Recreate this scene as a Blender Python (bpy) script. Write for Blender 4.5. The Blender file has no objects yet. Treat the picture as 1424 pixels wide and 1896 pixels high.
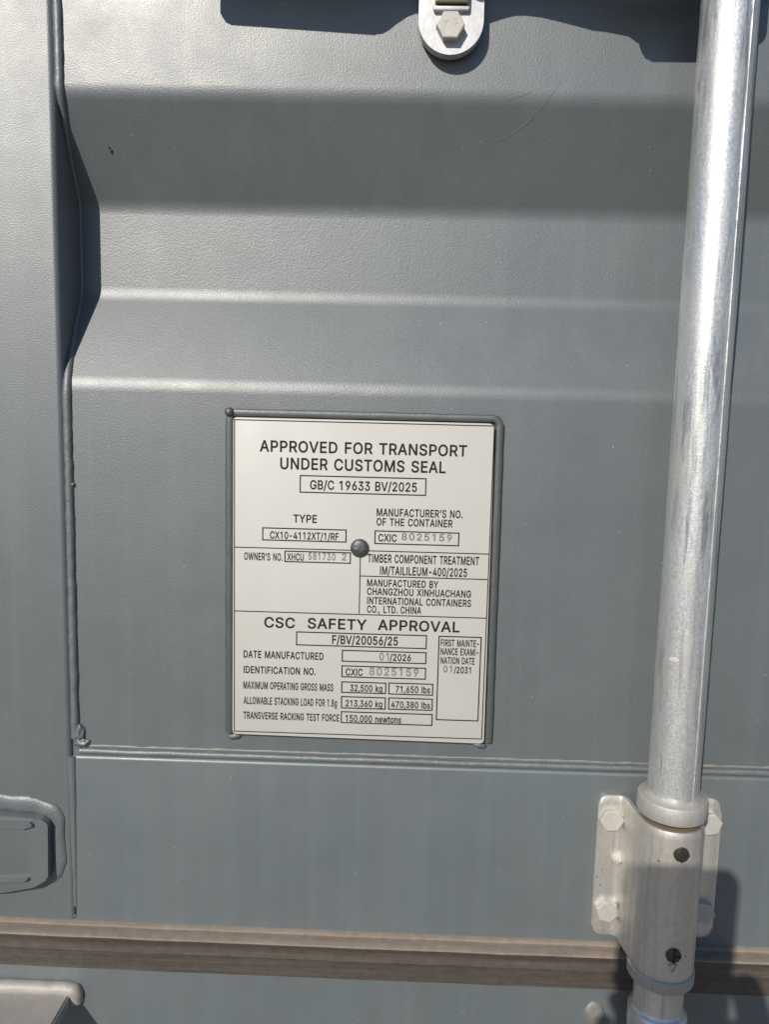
import bpy, bmesh, math, random
from mathutils import Vector, Matrix, noise

random.seed(7)
SC = bpy.context.scene
COL = SC.collection

# ------------------------------------------------------------------ camera, sky, sun, exposure
cam_d = bpy.data.cameras.new('camera')
cam = bpy.data.objects.new('camera', cam_d)
COL.objects.link(cam)
CAM = Vector((0.12825, -0.58604, 0.25289))
YAW, PITCH, ROLL = 0.0188204, -0.1198197, -0.0243661
RC = Matrix.Rotation(YAW, 3, 'Z') @ Matrix.Rotation(PITCH, 3, 'X') @ Matrix.Rotation(ROLL, 3, 'Y')
cam.matrix_world = Matrix.Translation(CAM) @ (RC @ Matrix.Rotation(math.radians(90), 3, 'X')).to_4x4()
cam_d.sensor_fit = 'VERTICAL'
cam_d.sensor_height = 24.0
cam_d.lens = 24.0 * 1425 / 1896
cam_d.clip_start = 0.01
cam_d.clip_end = 400.0
SC.camera = cam

SUN_TO = Vector((0.44, 1.0, -0.638)).normalized()          # the way the sunlight travels
SUN_EL = math.asin(-SUN_TO.z)
SUN_AZ = math.atan2(-SUN_TO.x, -SUN_TO.y)                  # clockwise from +Y
world = bpy.data.worlds.new('World')
SC.world = world
world.use_nodes = True
wn = world.node_tree.nodes
wn.clear()
sky = wn.new('ShaderNodeTexSky')
sky.sky_type = 'NISHITA'
sky.sun_disc = False
sky.sun_elevation = SUN_EL
sky.sun_rotation = SUN_AZ
sky.air_density = 1.0
sky.dust_density = 0.4
sky.ozone_density = 6.0
bg = wn.new('ShaderNodeBackground')
bg.inputs['Strength'].default_value = 0.074
wo = wn.new('ShaderNodeOutputWorld')
world.node_tree.links.new(sky.outputs[0], bg.inputs[0])
world.node_tree.links.new(bg.outputs[0], wo.inputs[0])

sun_d = bpy.data.lights.new('sun', 'SUN')
sun_d.energy = 3.75
sun_d.color = (1.0, 0.925, 0.82)
sun_d.angle = math.radians(0.53)
sun = bpy.data.objects.new('sun', sun_d)
COL.objects.link(sun)
sun.rotation_euler = SUN_TO.to_track_quat('-Z', 'Y').to_euler()
sun.location = (-2, -4, 4)

SC.view_settings.view_transform = 'Standard'
SC.view_settings.look = 'None'
SC.view_settings.exposure = 0.16
SC.view_settings.gamma = 1.0
SC.view_settings.use_curve_mapping = False

# ------------------------------------------------------------------ materials
class NT:
    def __init__(self, name):
        self.m = bpy.data.materials.new(name)
        self.m.use_nodes = True
        self.t = self.m.node_tree
        self.b = self.t.nodes['Principled BSDF']
        self.co = self.t.nodes.new('ShaderNodeTexCoord').outputs['Object']
    def n(self, kind, **kw):
        x = self.t.nodes.new(kind)
        for k, v in kw.items():
            setattr(x, k, v)
        return x
    def link(self, a, b):
        self.t.links.new(a, b)
    def mapped(self, scale):
        mp = self.n('ShaderNodeMapping')
        mp.inputs['Scale'].default_value = scale
        self.link(self.co, mp.inputs[0])
        return mp.outputs[0]
    def noise(self, scale, detail=3.0, rough=0.5, vec=None, dist=0.0):
        x = self.n('ShaderNodeTexNoise')
        x.inputs['Scale'].default_value = scale
        x.inputs['Detail'].default_value = detail
        x.inputs['Roughness'].default_value = rough
        x.inputs['Distortion'].default_value = dist
        self.link(vec if vec is not None else self.co, x.inputs['Vector'])
        return x.outputs['Fac']
    def ramp(self, fac, stops):
        r = self.n('ShaderNodeValToRGB')
        e = r.color_ramp.elements
        while len(e) < len(stops):
            e.new(0.5)
        for k, (p, c) in enumerate(stops):
            e[k].position = p
            e[k].color = (c, c, c, 1) if not isinstance(c, tuple) else tuple(c) + (1,)
        self.link(fac, r.inputs[0])
        return r.outputs[0]
    def mix(self, fac, a, b, mode='MIX'):
        x = self.n('ShaderNodeMix', data_type='RGBA', blend_type=mode)
        for v, i in ((fac, 0), (a, 6), (b, 7)):
            if isinstance(v, (int, float)):
                x.inputs[i].default_value = v if i == 0 else (v, v, v, 1)
            elif isinstance(v, tuple):
                x.inputs[i].default_value = tuple(v) + (1,)
            else:
                self.link(v, x.inputs[i])
        return x.outputs[2]
    def math(self, op, a, b):
        x = self.n('ShaderNodeMath', operation=op)
        for v, i in ((a, 0), (b, 1)):
            if isinstance(v, (int, float)):
                x.inputs[i].default_value = v
            else:
                self.link(v, x.inputs[i])
        return x.outputs[0]
    def set(self, name, v):
        if isinstance(v, (int, float)):
            self.b.inputs[name].default_value = v
        elif isinstance(v, tuple):
            self.b.inputs[name].default_value = tuple(v) + (1,)
        else:
            self.link(v, self.b.inputs[name])
    def bump(self, height, strength, dist, prev=None):
        x = self.n('ShaderNodeBump')
        x.inputs['Strength'].default_value = strength
        x.inputs['Distance'].default_value = dist
        self.link(height, x.inputs['Height'])
        if prev is not None:
            self.link(prev, x.inputs['Normal'])
        return x.outputs['Normal']

def grey_paint(name, base, rough, grain, grain_amt, specks=True, dust=0.0):
    k = NT(name)
    big = k.noise(6.0, 4, 0.55)
    streak = k.noise(1.0, 3, 0.6, k.mapped((55, 55, 1.2)))
    c = k.mix(k.ramp(big, [(0.35, 0.0), (0.7, 1.0)]), tuple(v * 0.95 for v in base), tuple(v * 1.06 for v in base))
    c = k.mix(k.math('MULTIPLY', k.ramp(streak, [(0.48, 0.0), (0.75, 1.0)]), 0.24), c, tuple(v * 1.5 for v in base))
    if dust:
        dm = k.math('MULTIPLY', k.ramp(k.noise(14.0, 5, 0.65), [(0.4, 0.0), (0.75, 1.0)]), dust)
        c = k.mix(dm, c, (0.22, 0.19, 0.155))
    if specks:
        vo = k.n('ShaderNodeTexVoronoi', feature='F1')
        vo.inputs['Scale'].default_value = 95.0
        k.link(k.co, vo.inputs['Vector'])
        clump = k.ramp(k.noise(16.0, 3, 0.6), [(0.50, 0.0), (0.66, 1.0)])
        dots = k.ramp(vo.outputs['Distance'], [(0.04, 1.0), (0.08, 0.0)])
        c = k.mix(k.math('MULTIPLY', k.math('MULTIPLY', dots, clump), 0.55), c, (0.42, 0.40, 0.37))
    k.set('Base Color', c)
    k.set('Roughness', k.mix(k.ramp(k.noise(25.0, 4, 0.6), [(0.3, 0.0), (0.7, 1.0)]), rough - 0.03, rough + 0.04))
    k.set('Specular IOR Level', 0.5)
    k.set('IOR', 1.95)
    h = k.noise(grain, 2.0, 0.55)
    nrm = k.bump(h, grain_amt, 0.0008)
    nrm = k.bump(k.noise(40.0, 2, 0.5), 0.10, 0.0012, nrm)
    k.set('Normal', nrm)
    return k.m

def galvanised(name, base, rough, metal, fine, dull, spots=0.0, streaks=0.0, pits=False, blotch=0.25):
    k = NT(name)
    sp = k.ramp(k.noise(fine, 4, 0.7, k.mapped((1, 1, 0.6))), [(0.33, 0.0), (0.67, 1.0)])
    blot = k.ramp(k.noise(95.0, 4, 0.7, k.mapped((1, 1, 0.45)), dist=0.8), [(0.36, 0.0), (0.64, 1.0)])
    cl = k.noise(16.0, 5, 0.65)
    c = k.mix(sp, tuple(v * 0.9 for v in base), tuple(min(1, v * 1.08) for v in base))
    c = k.mix(k.math('MULTIPLY', blot, blotch), c, tuple(v * 0.62 for v in base))
    c = k.mix(k.math('MULTIPLY', k.ramp(cl, [(0.42, 0.0), (0.68, 1.0)]), dull), c, (0.50, 0.48, 0.44))
    if streaks:
        st = k.noise(1.0, 4, 0.6, k.mapped((150, 150, 4)))
        c = k.mix(k.math('MULTIPLY', k.ramp(st, [(0.50, 0.0), (0.66, 1.0)]), streaks), c, (0.20, 0.205, 0.205))
    if pits:
        pv = k.noise(260.0, 2, 0.5, k.mapped((1, 1, 0.6)))
        msk = k.ramp(k.noise(34.0, 3, 0.6), [(0.53, 0.0), (0.62, 1.0)])
        c = k.mix(k.math('MULTIPLY', k.ramp(pv, [(0.66, 0.0), (0.70, 1.0)]), msk), c, (0.05, 0.045, 0.04))
    k.set('Base Color', c)
    k.set('Metallic', metal)
    r0 = k.mix(blot, rough - 0.07, rough + 0.08)
    k.set('Roughness', k.mix(k.ramp(cl, [(0.4, 0.0), (0.7, 1.0)]), r0, min(1.0, rough + 0.14)))
    n1 = k.bump(k.noise(fine * 1.1, 3, 0.6), spots, 0.0006)
    n1 = k.bump(k.noise(60.0, 3, 0.55), 0.12, 0.001, n1)
    k.set('Normal', n1)
    return k.m

def plain(name, base, rough, metal=0.0, vary=0.08, grain=300.0, bump=0.06):
    k = NT(name)
    c = k.mix(k.ramp(k.noise(30.0, 4, 0.6), [(0.3, 0.0), (0.7, 1.0)]), tuple(v * (1 - vary) for v in base), tuple(v * (1 + vary) for v in base))
    k.set('Base Color', c)
    k.set('Roughness', rough)
    k.set('Metallic', metal)
    if bump:
        k.set('Normal', k.bump(k.noise(grain, 3, 0.55), bump, 0.0005))
    return k.m

PAINT = (0.098, 0.115, 0.122)
M = {}
M['paint'] = grey_paint('grey_orange_peel_paint', PAINT, 0.45, 1050.0, 0.26)
M['rail'] = grey_paint('grey_rail_paint', (PAINT[0] * 1.04, PAINT[1] * 1.09, PAINT[2] * 1.09), 0.47, 900.0, 0.14, dust=0.07)
M['weld'] = grey_paint('grey_painted_weld', tuple(v * 0.95 for v in PAINT), 0.52, 420.0, 0.45, specks=False, dust=0.15)
M['dusty'] = grey_paint('dusty_seam_paint', (0.15, 0.15, 0.14), 0.6, 260.0, 0.3, specks=False, dust=0.4)
M['rim'] = grey_paint('dark_plate_rim_paint', (0.046, 0.055, 0.053), 0.52, 260.0, 0.25, dust=0.12)
M['lug'] = grey_paint('dusty_lug_paint', (0.32, 0.305, 0.28), 0.6, 260.0, 0.35, specks=False, dust=0.3)
def rod_material():
    k = NT('galvanised_tube')
    fine = k.ramp(k.noise(520.0, 4, 0.75, k.mapped((1, 1, 0.7))), [(0.32, 0.0), (0.68, 1.0)])
    strk = k.noise(1.0, 5, 0.7, k.mapped((190, 190, 14)), dist=0.6)
    patch = k.noise(1.0, 3, 0.6, k.mapped((45, 45, 10)))
    dark = k.math('MULTIPLY', k.ramp(strk, [(0.47, 0.0), (0.60, 1.0)]), k.ramp(patch, [(0.42, 0.15), (0.58, 1.0)]))
    dull = k.math('MULTIPLY', k.ramp(k.noise(1.0, 4, 0.6, k.mapped((60, 60, 18))), [(0.45, 0.0), (0.65, 1.0)]), 0.55)
    c = k.mix(fine, (0.58, 0.595, 0.60), (0.72, 0.735, 0.74))
    c = k.mix(dull, c, (0.56, 0.55, 0.50))
    c = k.mix(k.math('MULTIPLY', dark, 0.8), c, (0.24, 0.26, 0.27))
    scr = k.ramp(k.noise(1.0, 2, 0.4, k.mapped((420, 420, 30)), dist=1.5), [(0.66, 0.0), (0.70, 1.0)])
    c = k.mix(k.math('MULTIPLY', scr, 0.5), c, (0.80, 0.80, 0.78))
    k.set('Base Color', c)
    k.set('Metallic', 0.72)
    k.set('Roughness', k.mix(dull, k.mix(fine, 0.37, 0.52), 0.64))
    n1 = k.bump(k.noise(520.0, 4, 0.7), 0.32, 0.0006)
    n1 = k.bump(k.noise(1.0, 3, 0.5, k.mapped((110, 110, 30))), 0.25, 0.0010, n1)
    k.set('Normal', n1)
    return k.m
M['rod'] = rod_material()
M['collar'] = galvanised('galvanised_collar', (0.50, 0.49, 0.455), 0.55, 0.5, 400.0, 0.4, spots=0.25, streaks=0.25)
M['saddle'] = galvanised('galvanised_saddle', (0.78, 0.755, 0.70), 0.36, 0.75, 420.0, 0.25, spots=0.14, streaks=0.32, pits=True)
M['boltzinc'] = galvanised('zinc_bolt', (0.50, 0.49, 0.45), 0.55, 0.2, 400.0, 0.4, spots=0.2)
M['hasp'] = galvanised('bright_zinc_hasp', (0.54, 0.55, 0.57), 0.48, 0.6, 450.0, 0.15, spots=0.15)
M['zincpaint'] = plain('zinc_white_paint', (0.46, 0.455, 0.42), 0.75)
M['iron'] = plain('dark_iron', (0.10, 0.085, 0.075), 0.42, 0.8, 0.2)
M['dark'] = plain('dark_slot', (0.012, 0.012, 0.012), 0.7)
M['bushing'] = plain('tan_bushing', (0.11, 0.08, 0.05), 0.8)
M['brass'] = plain('yellow_zinc', (0.24, 0.21, 0.13), 0.4, 0.7)
M['ink'] = plain('black_ink', (0.006, 0.006, 0.006), 0.8, bump=0)
M['stamp'] = plain('grey_stamped_ink', (0.185, 0.18, 0.17), 0.7, 0.0, 0.25, bump=0)
M['scratch'] = plain('scratch', (0.16, 0.165, 0.165), 0.5)
M['rust'] = plain('rust_spot', (0.26, 0.19, 0.10), 0.8)
M['nick'] = plain('paint_nick', (0.30, 0.30, 0.29), 0.6)
M['splash'] = plain('dried_splash', (0.52, 0.515, 0.46), 0.85)
M['chip'] = plain('dirt_speck', (0.06, 0.045, 0.03), 0.8)
M['glove'] = plain('skin', (0.42, 0.27, 0.19), 0.55)
M['phone'] = plain('phone_back', (0.03, 0.03, 0.035), 0.35)
M['lens'] = plain('lens_glass', (0.01, 0.01, 0.012), 0.08)
M['sleeve'] = plain('dark_sleeve', (0.03, 0.035, 0.05), 0.85)

def plate_material():
    k = NT('off_white_enamel')
    c = k.mix(k.ramp(k.noise(18.0, 5, 0.6), [(0.35, 0.0), (0.7, 1.0)]), (0.515, 0.507, 0.470), (0.540, 0.533, 0.502))
    vo = k.n('ShaderNodeTexVoronoi', feature='F1')
    vo.inputs['Scale'].default_value = 45.0
    k.link(k.co, vo.inputs['Vector'])
    c = k.mix(k.math('MULTIPLY', k.ramp(vo.outputs['Distance'], [(0.03, 1.0), (0.07, 0.0)]), 0.18), c, (0.33, 0.31, 0.27))
    k.set('Base Color', c)
    k.set('Roughness', k.mix(k.ramp(k.noise(30.0, 5, 0.7), [(0.35, 0.0), (0.7, 1.0)]), 0.46, 0.56))
    k.set('Specular IOR Level', 0.25)
    k.set('Normal', k.bump(k.noise(9.0, 3, 0.5), 0.035, 0.004, k.bump(k.noise(700.0, 2, 0.5), 0.08, 0.0003)))
    return k.m
M['plate'] = plate_material()

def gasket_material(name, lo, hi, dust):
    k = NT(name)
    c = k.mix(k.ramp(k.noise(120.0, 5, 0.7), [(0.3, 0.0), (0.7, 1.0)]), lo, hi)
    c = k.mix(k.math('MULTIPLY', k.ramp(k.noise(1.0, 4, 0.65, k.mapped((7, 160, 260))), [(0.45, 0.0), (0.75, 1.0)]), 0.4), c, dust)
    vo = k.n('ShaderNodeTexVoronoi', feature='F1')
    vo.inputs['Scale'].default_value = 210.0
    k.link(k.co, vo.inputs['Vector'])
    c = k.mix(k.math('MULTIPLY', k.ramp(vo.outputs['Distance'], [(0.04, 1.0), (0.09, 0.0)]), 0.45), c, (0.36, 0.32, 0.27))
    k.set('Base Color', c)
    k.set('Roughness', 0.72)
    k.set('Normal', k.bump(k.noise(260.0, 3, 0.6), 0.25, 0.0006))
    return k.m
M['gasket'] = gasket_material('rubber', (0.066, 0.056, 0.047), (0.106, 0.089, 0.074), (0.18, 0.155, 0.13))
M['litlip'] = gasket_material('sunlit_dusty_rubber', (0.175, 0.143, 0.115), (0.245, 0.202, 0.162), (0.33, 0.28, 0.23))  # pale dust tone, with the lip's sunlit contrast to the body painted in

def ground_material():
    k = NT('dusty_concrete_yard')
    c = k.mix(k.ramp(k.noise(1.4, 6, 0.6), [(0.3, 0.0), (0.7, 1.0)]), (0.17, 0.148, 0.122), (0.235, 0.203, 0.167))
    k.set('Base Color', c)
    k.set('Roughness', 0.9)
    return k.m
M['ground'] = ground_material()

# ------------------------------------------------------------------ building helpers
def finish(name, bm, mat, parent=None, smooth=True, angle=35):
    bmesh.ops.recalc_face_normals(bm, faces=bm.faces)
    me = bpy.data.meshes.new(name)
    bm.to_mesh(me)
    bm.free()
    if smooth:
        me.polygons.foreach_set('use_smooth', [True] * len(me.polygons))
        me.set_sharp_from_angle(angle=math.radians(angle))
    me.materials.append(mat)
    o = bpy.data.objects.new(name, me)
    COL.objects.link(o)
    if parent is not None:
        adopt(o, parent)
    return o

def adopt(o, parent):
    o.parent = parent
    p = parent
    off = Vector((0, 0, 0))
    while p is not None:
        off += p.location
        p = p.parent
    o.location = o.location - off

def thing(name, label, cat, loc=(0, 0, 0), group=None):
    o = bpy.data.objects.new(name, None)
    o.empty_display_size = 0.03
    COL.objects.link(o)
    o.location = loc
    o['label'] = label
    o['category'] = cat
    if group:
        o['group'] = group
    return o

def sweep_x(profile, xs, dz=None):
    """profile: list of (y, z), swept along x; dz(x) shifts it in z"""
    bm = bmesh.new()
    rows = []
    for x in xs:
        s = dz(x) if dz else 0.0
        rows.append([bm.verts.new((x, y, z + s)) for y, z in profile])
    for a, b in zip(rows, rows[1:]):
        for i in range(len(profile) - 1):
            bm.faces.new((a[i], a[i + 1], b[i + 1], b[i]))
    return bm

def prism(pts, y0, y1, bevel=0.0, seg=3, axis='Y'):
    """outline in x/z, from y0 (back) to y1 (front); the front edge is rounded"""
    bm = bmesh.new()
    back = [bm.verts.new((x, y0, z)) for x, z in pts]
    front = [bm.verts.new((x, y1, z)) for x, z in pts]
    bm.faces.new(back)
    ff = bm.faces.new(front)
    n = len(pts)
    for i in range(n):
        bm.faces.new((back[i], back[(i + 1) % n], front[(i + 1) % n], front[i]))
    if bevel:
        bmesh.ops.bevel(bm, geom=list(ff.edges), offset=bevel, segments=seg, profile=0.5, affect='EDGES', clamp_overlap=True)
    return bm

def rounded(pts, rads, seg=6):
    """round the corners of a polygon"""
    out = []
    n = len(pts)
    for i in range(n):
        p = Vector(pts[i])
        a = Vector(pts[i - 1]) - p
        b = Vector(pts[(i + 1) % n]) - p
        r = rads[i] if isinstance(rads, (list, tuple)) else rads
        if r <= 0:
            out.append(tuple(p))
            continue
        ang = a.angle(b)
        d = min(r / math.tan(ang / 2), a.length * 0.49, b.length * 0.49)
        s, e = p + a.normalized() * d, p + b.normalized() * d
        for k in range(seg + 1):
            t = k / seg
            out.append(tuple(s * (1 - t) ** 2 + p * 2 * t * (1 - t) + e * t * t))
    return out

def lathe(prof, cx, cy, seg=64, wob=0.0, seed=0):
    """prof: list of (r, z) about the vertical axis at cx, cy"""
    bm = bmesh.new()
    rows = []
    for r, z in prof:
        row = []
        for k in range(seg):
            a = 2 * math.pi * k / seg
            rr = r
            if wob:
                rr += wob * noise.noise(Vector((math.cos(a) * 2 + seed, math.sin(a) * 2, z * 90)))
            row.append(bm.verts.new((cx + rr * math.cos(a), cy + rr * math.sin(a), z)))
        rows.append(row)
    for a, b in zip(rows, rows[1:]):
        for k in range(seg):
            bm.faces.new((a[k], a[(k + 1) % seg], b[(k + 1) % seg], b[k]))
    bm.faces.new(rows[0])
    bm.faces.new(rows[-1])
    return bm

def tube(path, rad, seg=12, wob=0.0, freq=120.0, seed=0.0, squash=1.0):
    """bead along a path in the x/z plane or any 3-D path; rad may be a function of t"""
    bm = bmesh.new()
    n = len(path)
    P = [Vector(p) for p in path]
    rows = []
    for i in range(n):
        t = (P[min(i + 1, n - 1)] - P[max(i - 1, 0)]).normalized()
        up = Vector((0, -1, 0))
        if abs(t.dot(up)) > 0.95:
            up = Vector((1, 0, 0))
        s = t.cross(up).normalized()
        u = s.cross(t).normalized()
        r = rad(i / (n - 1)) if callable(rad) else rad
        row = []
        for k in range(seg):
            a = 2 * math.pi * k / seg
            rr = r
            if wob:
                q = P[i] + s * math.cos(a) * r + u * math.sin(a) * r
                rr += wob * noise.noise(q * freq + Vector((seed, 0, 0)))
            row.append(bm.verts.new(P[i] + s * math.cos(a) * rr + u * math.sin(a) * rr * squash))
        rows.append(row)
    for a, b in zip(rows, rows[1:]):
        for k in range(seg):
            bm.faces.new((a[k], a[(k + 1) % seg], b[(k + 1) % seg], b[k]))
    bm.faces.new(rows[0])
    bm.faces.new(rows[-1])
    return bm

def lin(a, b, n):
    return [a + (b - a) * k / (n - 1) for k in range(n)]

def dense(pts, step):
    out = []
    for a, b in zip(pts, pts[1:]):
        a, b = Vector(a), Vector(b)
        n = max(1, int((b - a).length / step))
        out += [a + (b - a) * k / n for k in range(n)]
    return out + [Vector(pts[-1])]

def hexbolt(cx, y0, cz, af, h, turn, flange=0.0):
    """hexagon head on a surface at y0, towards -y, with a chamfered face"""
    R = af / math.sqrt(3)
    bm = bmesh.new()
    def ring(r, y, n=6):
        return [bm.verts.new((cx + r * math.cos(turn + k * math.pi / 3), y, cz + r * math.sin(turn + k * math.pi / 3))) for k in range(6)]
    rows = [ring(R, y0 + 0.0005), ring(R, y0 - h * 0.86), ring(R * 0.985, y0 - h * 0.95), ring(R * 0.90, y0 - h)]
    for a, b in zip(rows, rows[1:]):
        for k in range(6):
            bm.faces.new((a[k], a[(k + 1) % 6], b[(k + 1) % 6], b[k]))
    bm.faces.new(rows[-1])
    bm.faces.new(rows[0])
    return bm

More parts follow.
